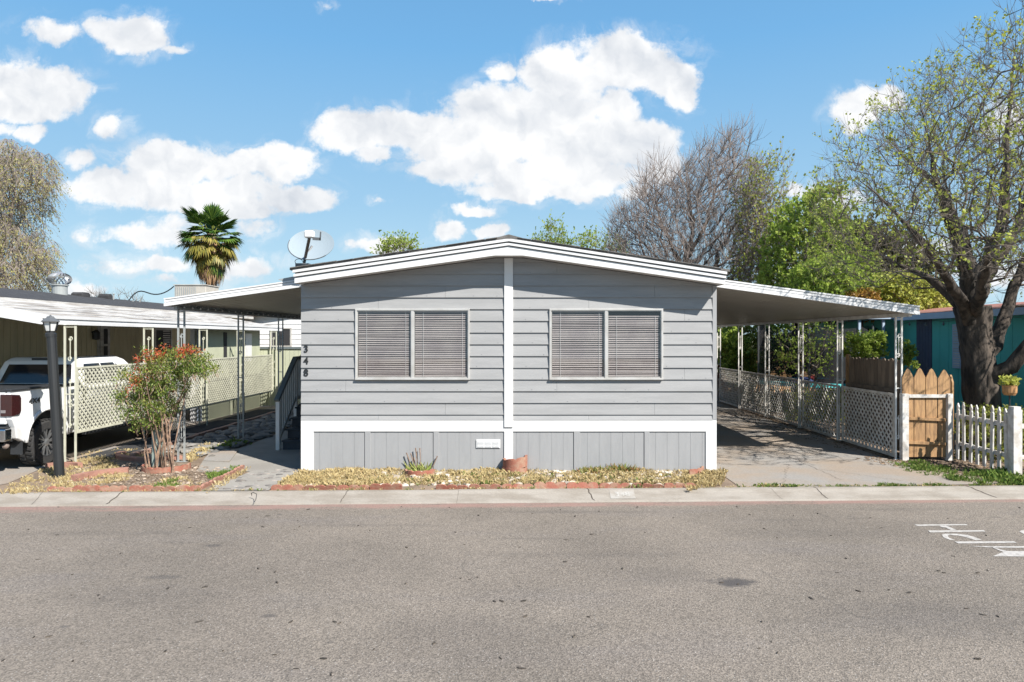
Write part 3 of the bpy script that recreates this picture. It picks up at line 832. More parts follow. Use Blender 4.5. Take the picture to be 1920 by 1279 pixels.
b = MB(); b.bar((xs0 + .005, 14.3, .22), (xs0 + .005, 15.35, 1.0), .05, .08); b.bar((xs0 + .005, 15.33, 1.0), (xs0 + .005, 17.4, 1.0), .05, .08); b.build('bottom_rail', MATS['baluster_paint'], steps)
y = 14.42
while y < 17.35:
    t = min(1, (y - 14.25) / 1.1)
    MB().box(xs0 - .012, xs0 + .022, y, y + .034, .2 + .8 * t, 1.07 + .81 * t).build('baluster', MATS['baluster_paint'], steps); y += .125
for Y in (15.35, 17.36): MB().box(xs0 - .03, xs0 + .04, Y, Y + .08, 0.01, 1.86).build('newel', MATS['white_paint'], steps)

# ---------------------------------------------------------------- satellite dish on the roof
mat('dish_grey', (0.27, 0.32, 0.35), 0.45, (0.25, 0.30, 0.33), 3, .5)
mat('dish_dark', (0.09, 0.095, 0.10), 0.5)
mat('arm_brown', (0.10, 0.075, 0.06), 0.5)
D = 12.5
dc = Vector((X_at(580, D), D + .1, Z_at(457, D)))
base = Vector((X_at(570, D), D - .02, Z_at(497, D)))
dish = empty('satellite_dish', base, 'pale oval satellite dish on the left edge of the grey home roof', 'satellite dish')
nrm = Vector((-.10, -.86, .5)).normalized()
ax = Vector((1, 0, -.30)); ax = (ax - nrm * ax.dot(nrm)).normalized(); ay = nrm.cross(ax)
def dpt(r, t, d=0):
    a = .45 * r; bb = .345 * r
    return dc + ax * (a * math.cos(t)) + ay * (bb * math.sin(t)) + nrm * (.055 * r * r - .05 + d)
b = MB(); vs = []; fs = []; NR, NT = 6, 40
for dd in (0, -.012):
    for i in range(NR + 1):
        for k in range(NT): vs.append(dpt(i / NR if i else .001, 2 * math.pi * k / NT, dd))
for lay in (0, 1):
    o = lay * (NR + 1) * NT
    for i in range(NR):
        for k in range(NT): fs.append((o + i * NT + k, o + i * NT + (k + 1) % NT, o + (i + 1) * NT + (k + 1) % NT, o + (i + 1) * NT + k))
o = (NR + 1) * NT
for k in range(NT): fs.append((NR * NT + k, NR * NT + (k + 1) % NT, o + NR * NT + (k + 1) % NT, o + NR * NT + k))
b.add(vs, fs); b.build('reflector', MATS['dish_grey'], dish, smooth=False)
b = MB(); b.tube([dpt(1.0, math.pi * (.98 + .84 * k / NT), -.004) for k in range(NT + 1)], .009, 6); b.build('rim', MATS['dish_dark'], dish)
hp = Vector((X_at(580, D - .45), D - .45, Z_at(440, D - .45)))
b = MB(); b.bar(dc + nrm * -.03 + ay * -.30, hp + Vector((0, 0, -.06)), .045, .045); b.build('feed_arm', MATS['arm_brown'], dish)
b = MB(); b.box(hp.x - .085, hp.x + .085, hp.y - .05, hp.y + .07, hp.z - .06, hp.z + .07); b.build('feed_horn', MATS['white_paint'], dish, bevel=.03, seg=3)
b = MB(); b.bar(hp + Vector((.06, 0, -.07)), hp + Vector((.2, 0, -.08)), .02, .05); b.bar(hp + Vector((.19, 0, -.1)), hp + Vector((.2, 0, .05)), .02, .02); b.build('feed_bracket', MATS['dish_dark'], dish)
b = MB(); b.tube([base, base + Vector((.01, .05, .12)), dc + nrm * -.06], .028, 8); b.box(base.x - .12, base.x + .12, base.y - .1, base.y + .1, base.z - .05, base.z + .02); b.build('mast', MATS['dish_dark'], dish)
b = MB(); b.tube([base + Vector((-.02 + .07 * math.cos(t) - .07, 0, .06 + .05 * math.sin(t))) for t in [i * .6 for i in range(10)]] , .006, 5); b.build('cable', MATS['black_metal'], dish)

# ---------------------------------------------------------------- lattice fence along the carport
mat('lattice_white', (0.66, 0.63, 0.58), 0.7, (0.44, 0.40, 0.34), 4, .8, bump=.2)
mat('lattice_green', (0.47, 0.465, 0.37), 0.7, (0.37, 0.365, 0.29), 4, .7, bump=.2)
mat('rail_wood', (0.30, 0.24, 0.18), 0.8, (0.2, .16, .12), 5, .7)
def lattice(name, X, y0, y1, z0, z1, m, label, group, pitch=.105, sw=.036, frame=.045, zshift=(0, 0)):
    def zo(y): return zshift[0] + (zshift[1] - zshift[0]) * (y - y0) / (y1 - y0)
    r = empty(name, (X, (y0 + y1) / 2, z0), label, 'lattice panel', group)
    b = MB(); H = z1 - z0; Lh = y1 - y0; k = sw * 1.414 / 2
    for s, xo in ((1, -.006), (-1, .006)):
        c = -H
        while c < Lh + H:
            # line y = y0 + c + s*t , z = z0 + t   (s=-1 starts from c+H.. )
            poly = [(y0 + c - k, z0), (y0 + c + k, z0), (y0 + c + k + s * H, z1), (y0 + c - k + s * H, z1)]
            poly = clip(poly, lambda p: p[0] - y0); 
            if len(poly) > 2: poly = clip(poly, lambda p: y1 - p[0])
            if len(poly) > 2:
                b.prism([(p[0], p[1] + zo(p[0])) for p in poly], 'x', X + xo - .004, X + xo + .004)
            c += pitch * 1.414
    b.build('slats', m, r)
    b = MB(); f = frame / 2
    b.bar((X, y0, z1 + zo(y0)), (X, y1, z1 + zo(y1)), .034, frame); b.bar((X, y0, z0 + zo(y0)), (X, y1, z0 + zo(y1)), .034, frame)
    b.bar((X, y0 + f, z0 + f + zo(y0)), (X, y0 + f, z1 - f + zo(y0)), .032, frame, up=(0, 1, 0)); b.bar((X, y1 - f, z0 + f + zo(y1)), (X, y1 - f, z1 - f + zo(y1)), .032, frame, up=(0, 1, 0))
    b.build('frame', m, r)
    return r
ys = [13.28, 15.60, 17.80, 20.25, 22.75, 25.25]
labs = ['white lattice panel nearest the street, below the old wooden fence boards', 'white lattice panel under the turquoise trampoline edge', 'white lattice panel third from the street along the carport',
        'white lattice panel fourth from the street along the carport', 'white lattice panel at the far end of the carport']
for i in range(5):
    lattice('lattice_panel', PX_R, ys[i] + .06, ys[i + 1] - .06, .05, 1.24, MATS['lattice_white'], labs[i], 'white lattice panels along the carport', frame=.05, sw=.036 if i == 0 else .026, pitch=.105 if i == 0 else .11)

# white beads added along the awning beam in place of dots of sunlight
sun_dots = empty('lights_or_sun_dots', (PX_L, 16, zbeam - .06), 'row of tiny white beads added as dots of sunlight along the beam of the left awning', 'string lights')
MB().tube([(PX_L + .045, 12.8 + 9.4 * i / 30, zbeam - .05 - .008 * (i % 2)) for i in range(31)], .004, 4).build('wire', MATS['black_metal'], sun_dots)  # added wire that holds the sunlight beads
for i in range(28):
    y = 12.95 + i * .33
    MB().lathe((PX_L + .05, y, zbeam - .075), [(.006, 0), (.018, .008), (.020, .022), (.012, .034)], 8).build('bulb_or_sun_dot', MATS['white_metal'], sun_dots)  # white bead shaped to read as a dot of sunlight
# ================================================================ LEFT NEIGHBOUR
mat('olive_wall', (0.56, 0.50, 0.33), 0.75, (0.46, 0.41, 0.27), 1.5, .7, fine=.08, stretch=(1, 4, .5))
mat('pale_green', (0.40, 0.415, 0.30), 0.7, (0.34, 0.355, 0.26), 1.5, .7, fine=.06)
mat('white_old', (0.47, 0.46, 0.44), 0.55, (0.30, 0.275, 0.25), 6, .95, stretch=(.5, .22, 1), fine=.1, fscale=8)
mat('rust', (0.17, 0.13, 0.11), 0.9)
mat('blade_steel', (0.42, 0.42, 0.42), 0.35, metal=.6)
nb = empty('olive_mobile_home', (-13.9, 21, 0), 'long olive board sided home with a dark shingle roof behind the white pickup truck', 'house')
NW = -11.45; NY0, NY1 = 12.6, 27.5
MB().box(-16.4, NW - .02, NY0, NY1, .05, 3.2).build('wall', MATS['olive_wall'], nb)
b = MB(); y = NY0
rr = random.Random(4)
while y < NY1 - .1:      # vertical boards with dark gaps
    w_ = .205
    b.box(NW - .03, NW + rr.uniform(.0, .003), y, min(y + w_ - .014, NY1), .05, 3.18); y += w_
b.build('board_siding', MATS['olive_wall'], nb)
def zroof(X): return HC + .0765 * 11.5 + .06 + .17 * (abs(X) - 11.5)
b = MB(); b.prism([(-11.25, zroof(11.25) - .05), (-11.25, zroof(11.25)), (-13.9, HC + .0963 * 13.9), (-16.8, zroof(11.2)), (-16.8, zroof(11.2) - .06)], 'y', 12.0, 28.5)
nr = b.build('roof', MATS['shingle'], nb)
b = MB(); b.box(-11.27, -11.235, 12.0, 28.5, zroof(11.25) - .11, zroof(11.25) - .012); b.build('eave_trim', MATS['white_old'], nb)
# turbine vent, flat vents, pipes on the ridge
rz = HC + .0963 * 13.9
X_, Y_ = -13.7, F * 13.7 / (980 - 112)
tv = empty('turbine_vent', (X_, Y_, rz - .1), 'round spinning metal turbine vent on the ridge of the olive home', 'roof vent')
MB().lathe((X_, Y_, rz - .1), [(.20, 0), (.20, .30), (.23, .31), (.23, .34)], 20).build('base', MATS['post_grey'], tv)
b = MB(); n = 18; zc0 = rz + .24
for i in range(n):
    a = 2 * math.pi * i / n
    P_ = []
    for j in range(9):
        t = -1.15 + 2.3 * j / 8; r = .27 * math.cos(t) + .02; P_.append((X_ + r * math.cos(a + .5 * math.sin(t)), Y_ + r * math.sin(a + .5 * math.sin(t)), zc0 + .17 + .19 * math.sin(t)))
    for j in range(8):
        p, q = Vector(P_[j]), Vector(P_[j + 1]); tdir = Vector((-math.sin(a + .9), math.cos(a + .9), 0)) * .032
        b.quad(p - tdir, q - tdir, q + tdir, p + tdir)
b.build('blades', MATS['blade_steel'], tv)
MB().lathe((X_, Y_, zc0 + .30), [(.15, .0), (.15, .02), (.10, .06), (.02, .09)], 20).build('cap', MATS['blade_steel'], tv)
def flat_vent(px, wd, h, label):
    X = -13.6; Y = F * 13.6 / (980 - px); z = HC + .0963 * 13.6
    o = MB(); o.prism([(Y - wd, z - .1), (Y + wd, z - .1), (Y + wd, z + h * .5), (Y + wd * .6, z + h), (Y - wd * .6, z + h), (Y - wd, z + h * .5)], 'x', X - .2, X + .15)
    o.box(X - .25, X + .2, Y - wd * 1.15, Y + wd * 1.15, z - .12, z - .09)
    tag(o.build('roof_vent', MATS['shingle'], bevel=.01), label, 'roof vent')
flat_vent(153, .20, .10, 'wide dark low roof vent right of the turbine vent')
flat_vent(199, .11, .13, 'small dark square roof vent between turbine vent and cooler')
for px, h in ((213, .24), (262, .12), (249, .06)):
    X = -13.5; Y = F * 13.5 / (980 - px); z = HC + .0963 * 13.5
    MB().lathe((X, Y, z - .1), [(.025, 0), (.025, h), (.04, h), (.04, h + .03)], 8).build('vent_pipe', MATS['post_grey'], nb)
# door, lamp, windows in the shaded wall
def wall_rect(x0px, x1px, z0, z1, dx=.02):
    a = F * -NW / (980 - x0px); c = F * -NW / (980 - x1px); return a, c
ya, yb = wall_rect(186, 203, 0, 0)
d_ = MB().box(NW, NW + .05, ya, yb, .75, 2.75).build('door', MATS['white_old'], nb, bevel=.005)
MB().box(NW + .051, NW + .06, ya + .12, yb - .12, 1.75, 2.6).build('door_window', MATS['dark'], d_)
b = MB(); b.box(NW + .05, NW + .075, ya + .1, yb - .1, 2.13, 2.19); b.build('door_window_bar', MATS['white_old'], d_)
MB().box(NW, NW + .03, ya - .1, ya - .01, .75, 2.85).build('door_casing', MATS['white_old'], nb)
yl, _ = wall_rect(172, 173, 0, 0)
b = MB(); b.lathe((NW + .12, yl, 2.3), [(.02, 0), (.09, .02), (.10, .2), (.03, .27)], 8); b.bar((NW, yl, 2.5), (NW + .12, yl, 2.55), .03, .03); b.build('wall_lamp', MATS['black_metal'], nb)
ya, yb = wall_rect(288, 320, 0, 0)
f = MB(); 
f.box(NW, NW + .05, ya, yb, 1.55, 1.62); f.box(NW, NW + .05, ya, yb, 2.6, 2.67); f.box(NW, NW + .049, ya, ya + .06, 1.62, 2.6); f.box(NW, NW + .049, yb - .06, yb, 1.62, 2.6)
fw = f.build('window', MATS['white_old'], nb)
MB().box(NW + .003, NW + .02, ya + .06, yb - .06, 1.62, 2.6).build('pane', MATS['dark'], fw)
b = MB(); z = 1.66
while z < 2.58: b.bar((NW + .03, ya + .5, z), (NW + .03, yb - .08, z), .012, .03); z += .07
b.build('blind', MATS['white_old'], fw)
mat('trim_grey_blue', (0.22, 0.26, 0.32), .6)
# pale green screen wall further back
LX = -8.95
ls = empty('screen_wall', (-9.1, 21.3, 0), 'sunlit pale green screen wall with a narrow dark slit, behind the lattice panels', 'wall')
MB().box(-9.33, LX, 19.3, 23.25, 0, 2.62).build('wall', MATS['pale_green'], ls)
def at_x(px, X=LX): return F * -X / (980 - px)
MB().box(LX + .001, LX + .012, at_x(419), at_x(425), 1.75, 2.52).build('window_slit', MATS['dark'], ls)
MB().box(LX + .001, LX + .02, at_x(437), at_x(450), .2, 1.98).build('door', MATS['pale_green'], ls, bevel=.004)
MB().box(LX + .001, LX + .02, at_x(459), at_x(471), 1.6, 2.5).build('window', MATS['white_metal'], ls)
MB().box(-9.36, -9.24, 19.22, 19.298, 0, 2.60).build('edge_board', MATS['white_metal'], ls)
MB().box(-9.18, -9.06, 19.22, 19.298, 0, 2.60).build('edge_board', MATS['trim_grey_blue'], ls)
# its white awning along the drive: rusty pans sloping down to the eave
na = empty('driveway_awning', (-10, 20, 2.7), 'long weathered white metal awning with rust streaks over the pickup truck', 'awning')
EX_ = -8.6; AY0, AY1 = 12.2, 24.4
def zaw(X): return 2.735 + .17 * (abs(X) - 8.6)
b = MB(); y = AY0
while y < AY1:
    e = min(y + .30, AY1)
    y = e
xx = 8.6
while xx < 11.5:      # pans run lengthwise with low standing seams
    x2 = min(xx + .36, 11.5)
    b.add([(-xx, AY0, zaw(xx)), (-xx, AY1, zaw(xx)), (-x2, AY1, zaw(x2)), (-x2, AY0, zaw(x2))], [(0, 1, 2, 3)])
    b.box(-x2 - .008, -x2 + .008, AY0, AY1, zaw(x2) - .01, zaw(x2) + .018)
    xx = x2
b.build('roof_pan', MATS['white_old'], na)
b = MB()
b.add([(EX_, AY0, 2.66), (EX_, AY1, 2.66), (-11.46, AY1, 2.66 + .17 * 2.9 - .02), (-11.46, AY0, 2.66 + .17 * 2.9 - .02)], [(0, 1, 2, 3)])
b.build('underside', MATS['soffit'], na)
b = MB()
b.box(EX_ - .01, EX_ + .03, AY0, AY1, 2.60, 2.655); b.box(EX_ - .01, EX_ + .012, AY0, AY1, 2.655, 2.705); b.box(EX_ - .03, EX_ + .034, AY0, AY1, 2.705, 2.76)
b.build('gutter', MATS['white_metal'], na)
b = MB(); b.prism([(EX_, 2.60), (EX_, 2.78), (-11.46, 2.78 + .17 * 2.86), (-11.46, 2.60 + .17 * 2.86)], 'y', AY0 - .03, AY0); b.build('end_fascia', MATS['white_metal'], na)
b = MB(); rr = random.Random(8)
for i in range(46):   # rust lines and open seams running lengthwise
    X = -rr.uniform(8.7, 10.9); y0 = rr.uniform(AY0 + .1, 18) ; L_ = rr.uniform(.5, 3.2); w = rr.uniform(.008, .03); z = zaw(X) + .005
    b.add([(X, y0, z), (X + w, y0 + .1, z), (X + w * .5, y0 + L_, z), (X - w, y0 + L_ * .9, z)], [(0, 1, 2, 3)])
b.build('rust_streaks', MATS['rust'], na)
pn = make_post(2.60, MATS['lattice_green'], [.9, 1.35, 2.15], gap=.20)
for i, (Y, lab) in enumerate(((12.78, 'pale green scrollwork post in front of the pickup truck bed'), (15.45, 'pale green scrollwork post behind the red-tipped shrub'), (18.1, 'pale green scrollwork post beside the second dark rubber mat'),
                           (20.5, 'pale green scrollwork post hidden in part by a grey awning post'), (23.2, 'farthest pale green scrollwork post before the green board fence'))):
    o = pn if i == 0 else copy_tree(pn); o.location = (-8.47, Y, 0.0)
    tag(o, lab, 'post', 'pale green posts along the neighbouring awning')
for i, (a, c, lab) in enumerate(((12.95, 15.35, 'pale green lattice panel beside the white pickup truck'), (15.55, 18.0, 'pale green lattice panel behind the red-tipped shrub'),
                              (18.2, 20.4, 'pale green lattice panel behind the white lower part of the grey awning post'), (20.6, 23.1, 'last pale green lattice panel before the green board fence'))):
    lattice('lattice_panel', -8.47, a, c, .56, 1.78, MATS['lattice_green'], lab, 'pale green lattice panels under the neighbouring awning', pitch=.085, sw=.034, frame=.035)
# cross fence of pale green boards at the back of the strip
cf = empty('board_fence', (-6.4, 23.3, 0), 'pale green vertical board fence closing the strip between the homes', 'fence')
b = MB(); x = -9.0; rr = random.Random(2)
while x < -3.95: b.box(x, x + .142, 23.3, 23.32 + rr.uniform(0, .004), .04, 1.98); x += .15
b.build('boards', MATS['pale_green'], cf)
b = MB(); b.box(-9.05, -3.95, 23.26, 23.36, 1.98, 2.05); b.build('cap_rail', MATS['rail_paint'], cf)
# white lap sided home far behind
wh = empty('white_sided_home', (-8, 31, 0), 'white lap sided home with a brown roof edge far behind the left awning', 'house')
b = MB(); z = 0
while z < 3.3: b.prism([(28.98, z), (29.0, z + .205), (29.05, z + .205), (29.05, z)], 'x', -12.3, -4.5); z += .21
b.build('lap_siding', MATS['white_metal'], wh)
MB().box(-12.25, -4.55, 29.05, 38, 0, 3.3).build('wall', MATS['white_metal'], wh)
b = MB(); b.prism([(-12.7, 3.05), (-8.4, 3.72), (-4.2, 3.25), (-4.2, 3.4), (-8.4, 3.88), (-12.7, 3.2)], 'y', 28.7, 38.3); b.build('roof', MATS['rust'], wh)
f = MB(); wxa, wxb = X_at(508, 28.95), X_at(547, 28.95); za, zb_ = Z_at(648, 28.95), Z_at(617, 28.95)
f.box(wxa, wxb, 28.9, 28.98, za - .05, za); f.box(wxa, wxb, 28.9, 28.98, zb_, zb_ + .06); f.box(wxa, wxa + .06, 28.9, 28.978, za, zb_); f.box(wxb - .06, wxb, 28.9, 28.978, za, zb_)
fw = f.build('window', MATS['alu'], wh)
MB().box(wxa + .06, wxb - .06, 28.93, 28.96, za, zb_).build('pane', MATS['dark'], fw)

# swamp cooler on the back roof and its drooping cable
CY = 25.5; cx0, cx1 = X_at(327, CY), X_at(386, CY)
cz0, cz1 = Z_at(557, CY), Z_at(535, CY)
co = empty('rooftop_cooler', ((cx0 + cx1) / 2, CY + .5, cz0), 'beige louvred evaporative cooler box on the olive home roof below the palm', 'cooler')
mat('cooler_beige', (0.42, 0.39, 0.34), 0.6, (0.33, 0.30, 0.26), 3, .7)
xm = X_at(368, CY)
MB().box(cx0, cx1, CY, CY + 1.1, cz0 - .35, cz1).build('housing', MATS['cooler_beige'], co, bevel=.02)
b = MB()
for i in range(11): x = cx0 + .05 + i * (xm - cx0 - .1) / 10; b.box(x, x + .03, CY - .012, CY + .01, cz0 + .0, cz1 - .06)
b.build('louvre', MATS['post_grey'], co)
MB().box(cx0 - .03, cx1 + .03, CY - .03, CY + 1.13, cz1, cz1 + .03).build('lid', MATS['cooler_beige'], co)
p_ = []
for i in range(15):
    t = i / 14; px = 326 - 86 * t; py = 537 + 14 * math.sin(t * math.pi * .9) * (1 - .2 * t) + 16 * t ** 3 - 4 * math.sin(t * math.pi * 2 - .3) * 0
    p_.append((X_at(px, CY), CY, Z_at([537, 542, 546, 549, 551, 552, 552, 551, 549, 547, 546, 547, 551, 557, 566][i], CY)))
tag(MB().tube(p_, .022, 6).build('power_cable', MATS['black_metal']), 'black cable drooping from the rooftop cooler to the olive home roof', 'cable')
# sunlight dots at the left awning beam: beam gaps and added white beads

# ---------------------------------------------------------------- strip between the homes
mat('mat_rubber', (0.035, 0.035, 0.037), 0.8, (0.06, .058, .055), 8, .6)
mat('brick_strip', (0.34, 0.20, 0.15), 0.85, (0.25, 0.17, 0.13), 3, .8, fine=.2)
sheet('side_path', [(-8.55, 12.95), (-7.75, 13.5), (-7.7, 24), (-8.7, 24), (-8.7, 13)], .016, 'concrete_drive')
for k, (a, c) in enumerate(((13.2, 16.3), (16.8, 19.2), (19.6, 22.2))):
    r = empty('rubber_mat', (-8.3, (a + c) / 2, .018), ['black ribbed mat beneath the lattice beside the truck', 'black ribbed mat in the sun between two green posts', 'farthest black ribbed mat on the side path'][k], 'mat', 'ribbed mats on the side path')
    b = MB(); y = a
    while y < c: b.box(-8.95 + .35, -7.98, y, y + .035, .018, .036); y += .075
    b.build('ribs', MATS['mat_rubber'], r)
    MB().box(-8.62, -7.96, a, c, .014, .022).build('backing', MATS['mat_rubber'], r)
b = MB(); y = 13.4; rr = random.Random(12)
while y < 24:
    L_ = .38; b.box(-7.72 + rr.uniform(-.01, .01), -7.62, y, y + L_ - .012, 0, .085 + rr.uniform(-.01, .01)); y += L_
tag(b.build('border_strip', MATS['brick_strip'], bevel=.01), kind='structure')
mat('slate', (0.13, 0.125, 0.115), 0.8, (0.22, 0.20, 0.17), 2.5, .7, island=.45, bump=.3)
b = MB(); rr = random.Random(13)
for i in range(620):
    y = 13.3 + rr.random() ** .8 * 10; x = rr.uniform(-7.55, -6.1)
    b.ico((x, y, .03), rr.uniform(.06, .15), .3, i, .42)
tag(b.build('slate_rock_bed', MATS['slate']), kind='stuff')

# ---------------------------------------------------------------- lamp post, leaning
lx, ly = G(112, 896); 
lp = empty('lamp_post', (lx, ly, 0), 'leaning black yard lamp post with a glass lantern in front of the pickup truck', 'lamp post')
topx = X_at(96, ly); topz = Z_at(626, ly)
b = MB(); b.tube([(lx, ly, -.05), (lx + (topx - lx) * .5, ly, topz * .5), (topx, ly, topz)], [.078, .078, .074], 16); b.build('pole', MATS['black_metal'], lp)
tl = Vector((topx - lx, 0, topz)).normalized()
def lat(r, h): return (r, h)
b = MB(); b.lathe((topx - .005, ly, topz), [(.085, -.05), (.085, .0), (.06, .02), (.06, .05)], 16); b.build('collar', MATS['black_metal'], lp)
mat('lamp_glass', (0.55, 0.56, 0.55), 0.25, (0.45, .45, .44), 9, .6)
b = MB(); b.lathe((topx - .01, ly, topz + .05), [(.075, .0), (.115, .15)], 6); b.build('lantern_glass', MATS['lamp_glass'], lp)
b = MB()
for i in range(6):
    a = 2 * math.pi * i / 6; b.bar((topx - .01 + .077 * math.cos(a), ly + .077 * math.sin(a), topz + .05), (topx - .01 + .118 * math.cos(a), ly + .118 * math.sin(a), topz + .2), .014, .014)
b.build('lantern_frame', MATS['black_metal'], lp)
b = MB(); b.lathe((topx - .012, ly, topz + .2), [(.150, .0), (.150, .012), (.065, .07), (.055, .09), (.02, .10), (.01, .12)], 6); b.build('lantern_cap', MATS['dish_dark'], lp)

# ---------------------------------------------------------------- white pickup truck (rear towards the street)
mat('truck_white', (0.66, 0.66, 0.655), 0.25, (0.63, 0.63, 0.62), 2, .4, coat=.6)
mat('truck_dark', (0.022, 0.024, 0.027), 0.6)
mat('tyre', (0.02, 0.02, 0.021), 0.85, (0.035, 0.033, 0.03), 10, .6, bump=.3)
mat('rim', (0.35, 0.36, 0.37), 0.3, metal=.8)
mat('chrome', (0.55, 0.56, 0.57), 0.15, metal=1.0)
mat('tinted', (0.012, 0.013, 0.016), 0.08, spec=.8)
mat('tail_red', (0.035, 0.009, 0.009), 0.2, (0.03, 0.01, 0.01), 12, .9, coat=1)
mat('lamp_clear', (0.22, 0.2, 0.2), 0.2, coat=1)
TX0, TX1, TY = -10.72, -8.78, 11.72
TC = (TX0 + TX1) / 2
tr = empty('pickup_truck', (TC, TY + 2.9, 0), 'white four wheel drive pickup truck parked under the awning beside the olive home', 'pickup truck')
WR = .425; wy = (12.62, 16.25)
def arch(yc, r, z0, n=12): return [(yc - r * math.cos(math.pi * i / n), z0 + (r) * math.sin(math.pi * i / n)) for i in range(n + 1)]
def side_outline():
    p = [(TY + .16, .60)]
    a = arch(wy[0], .53, .50); p += [q for q in a if q[1] >= .50]
    p += [(wy[0] + .60, .50), (wy[1] - .60, .50)]
    p += arch(wy[1], .53, .50)
    p += [(TY + 5.75, .52), (TY + 5.82, .75), (TY + 5.80, 1.12), (TY + 5.45, 1.22), (TY + 4.35, 1.30), (TY + 4.2, 1.40), (TY + 1.9, 1.43), (TY + .05, 1.45), (TY + .02, 1.30), (TY + .03, .95), (TY + .10, .80)]
    return p
po = side_outline()
for s, X in ((1, TX1), (-1, TX0)):
    b = MB(); n = len(po)
    # panel leans in slightly towards the belt line
    def lean(z): return .05 * max(0, (z - 1.0) / .45) ** 1.5 + .03 * max(0, (.8 - z) / .3)
    vs = [(X - s * lean(z), y, z) for y, z in po] + [(X - s * .12, y, z) for y, z in po]
    b.add(vs, [tuple(range(n)), tuple(range(n, 2 * n))[::-1]] + [((i + 1) % n, i, n + i, n + (i + 1) % n) for i in range(n)])
    b.build('side_panel', MATS['truck_white'], tr, bevel=.02, seg=3)
    for yc in wy:
        b = MB()   # wheel arch lip
        pa = [(yc - .545 * math.cos(math.pi * i / 16), .50 + .545 * math.sin(math.pi * i / 16)) for i in range(17)]
        b.tube([(X + s * .004, y, z) for y, z in pa], .032, 8)
        b.build('wheel_arch', MATS['truck_white'], tr, smooth=True)
    b = MB()
    b.box(min(X, X - s * .1), max(X, X - s * .1), TY + 2.0, TY + 4.05, .40, .47); b.build('side_step', MATS['truck_dark'], tr, bevel=.02)
b = MB(); b.box(TX0 + .12, TX1 - .12, TY + .08, TY + 5.6, .55, .98); b.build('underbody', MATS['truck_dark'], tr)
b = MB(); b.box(TX0 + .12, TX1 - .12, TY + .03, TY + .13, .86, 1.43); tg = b.build('tailgate', MATS['truck_white'], tr, bevel=.02)
b = MB(); b.box(TC - .14, TC + .14, TY + .01, TY + .03, 1.22, 1.30); b.build('handle', MATS['truck_dark'], tg)
b = MB()
b.box(TX0 + .10, TX1 - .10, TY + .02, TY + 1.85, 1.42, 1.445)
b.build('tonneau_cover', MATS['truck_dark'], tr, bevel=.01)
for X, s in ((TX1 - .075, 1), (TX0 + .075, -1)):
    MB().box(X - .06, X + .055, TY + .02, TY + 1.9, 1.43, 1.47).build('bed_rail', MATS['truck_dark'], tr, bevel=.012)
# hood
b = MB(); b.prism([(TY + 4.2, 1.25), (TY + 5.6, 1.1), (TY + 5.75, 1.12), (TY + 5.5, 1.25), (TY + 4.3, 1.36), (TY + 4.2, 1.38)], 'x', TX0 + .12, TX1 - .12); b.build('hood', MATS['truck_white'], tr, bevel=.03)
b = MB(); b.box(TX0 + .14, TX1 - .14, TY + 5.72, TY + 5.84, .62, 1.10); b.build('grille', MATS['truck_dark'], tr)
# cab greenhouse
cy = [TY + 1.92, TY + 2.12, TY + 3.62, TY + 4.32]      # rear base, rear roof, front roof, windscreen base
def cabring(z, inset, y0, y1): return [(TX0 + inset, y0, z), (TX1 - inset, y0, z), (TX1 - inset, y1, z), (TX0 + inset, y1, z)]
r0 = cabring(1.40, .06, cy[0], cy[3]); r1 = cabring(1.88, .20, cy[1], cy[2] + .06); r2 = cabring(1.96, .30, cy[1] + .1, cy[2] - .12)
b = MB(); b.add(r0 + r1 + r2, [(0,1,5,4),(1,2,6,5),(2,3,7,6),(3,0,4,7),(4,5,9,8),(5,6,10,9),(6,7,11,10),(7,4,8,11),(8,9,10,11)]); b.build('cab', MATS['truck_white'], tr, bevel=.05, seg=3)
def onface(a, b_, c, d, u0, u1, v0, v1, off):
    a, b_, c, d = map(Vector, (a, b_, c, d)); nn = (b_ - a).cross(d - a).normalized()
    P_ = lambda u, v: a.lerp(b_, u).lerp(d.lerp(c, u), v) + nn * off
    return [P_(u0, v0), P_(u1, v0), P_(u1, v1), P_(u0, v1)]
rearf = (r0[0], r0[1], r1[1], r1[0])
b = MB(); q = onface(*rearf, .10, .90, .10, .86, .012); b.add(q, [(0,1,2,3)]); b.build('rear_window', MATS['tinted'], tr)
sidef = (r0[1], r0[2], r1[2], r1[1])
for (u0, u1) in ((.06, .36), (.39, .66)):
    b = MB(); b.add(onface(*sidef, u0, u1, .06, .88, .012), [(0,1,2,3)]); b.build('side_window', MATS['tinted'], tr)
b = MB(); q = onface(*sidef, .68, .90, .06, .84, .012); b.add([q[0], q[1], q[3]], [(0,1,2)]); b.build('side_window', MATS['tinted'], tr)
b = MB(); b.add(onface(r0[2], r0[3], r1[3], r1[2], .07, .93, .05, .92, .012), [(0,1,2,3)]); b.build('windscreen', MATS['tinted'], tr)
b = MB(); b.box(TC - .22, TC + .22, cy[1] + .02, cy[1] + .09, 1.90, 1.945); b.build('brake_light', MATS['truck_dark'], tr)
b = MB(); b.box(TX1 - .12, TX1 - .10 + .11, TY + 1.91, TY + 1.94, 1.0, 1.42); b.build('cab_gap', MATS['truck_dark'], tr)
b = MB()
for y in (TY + 2.0, TY + 3.05, TY + 4.1): b.box(TX1 - .02, TX1 + .0035, y, y + .012, .56, 1.38)
b.build('door_seam', MATS['truck_dark'], tr)
b = MB()
for y in (TY + 2.12, TY + 3.17): b.box(TX1 - .01, TX1 + .03, y, y + .16, 1.12, 1.15)
b.build('door_handle', MATS['chrome'], tr)
b = MB(); b.box(TX1 - .02, TX1 + .22, TY + 3.70, TY + 3.78, 1.42, 1.70); mr = b.build('mirror', MATS['truck_white'], tr, bevel=.03)
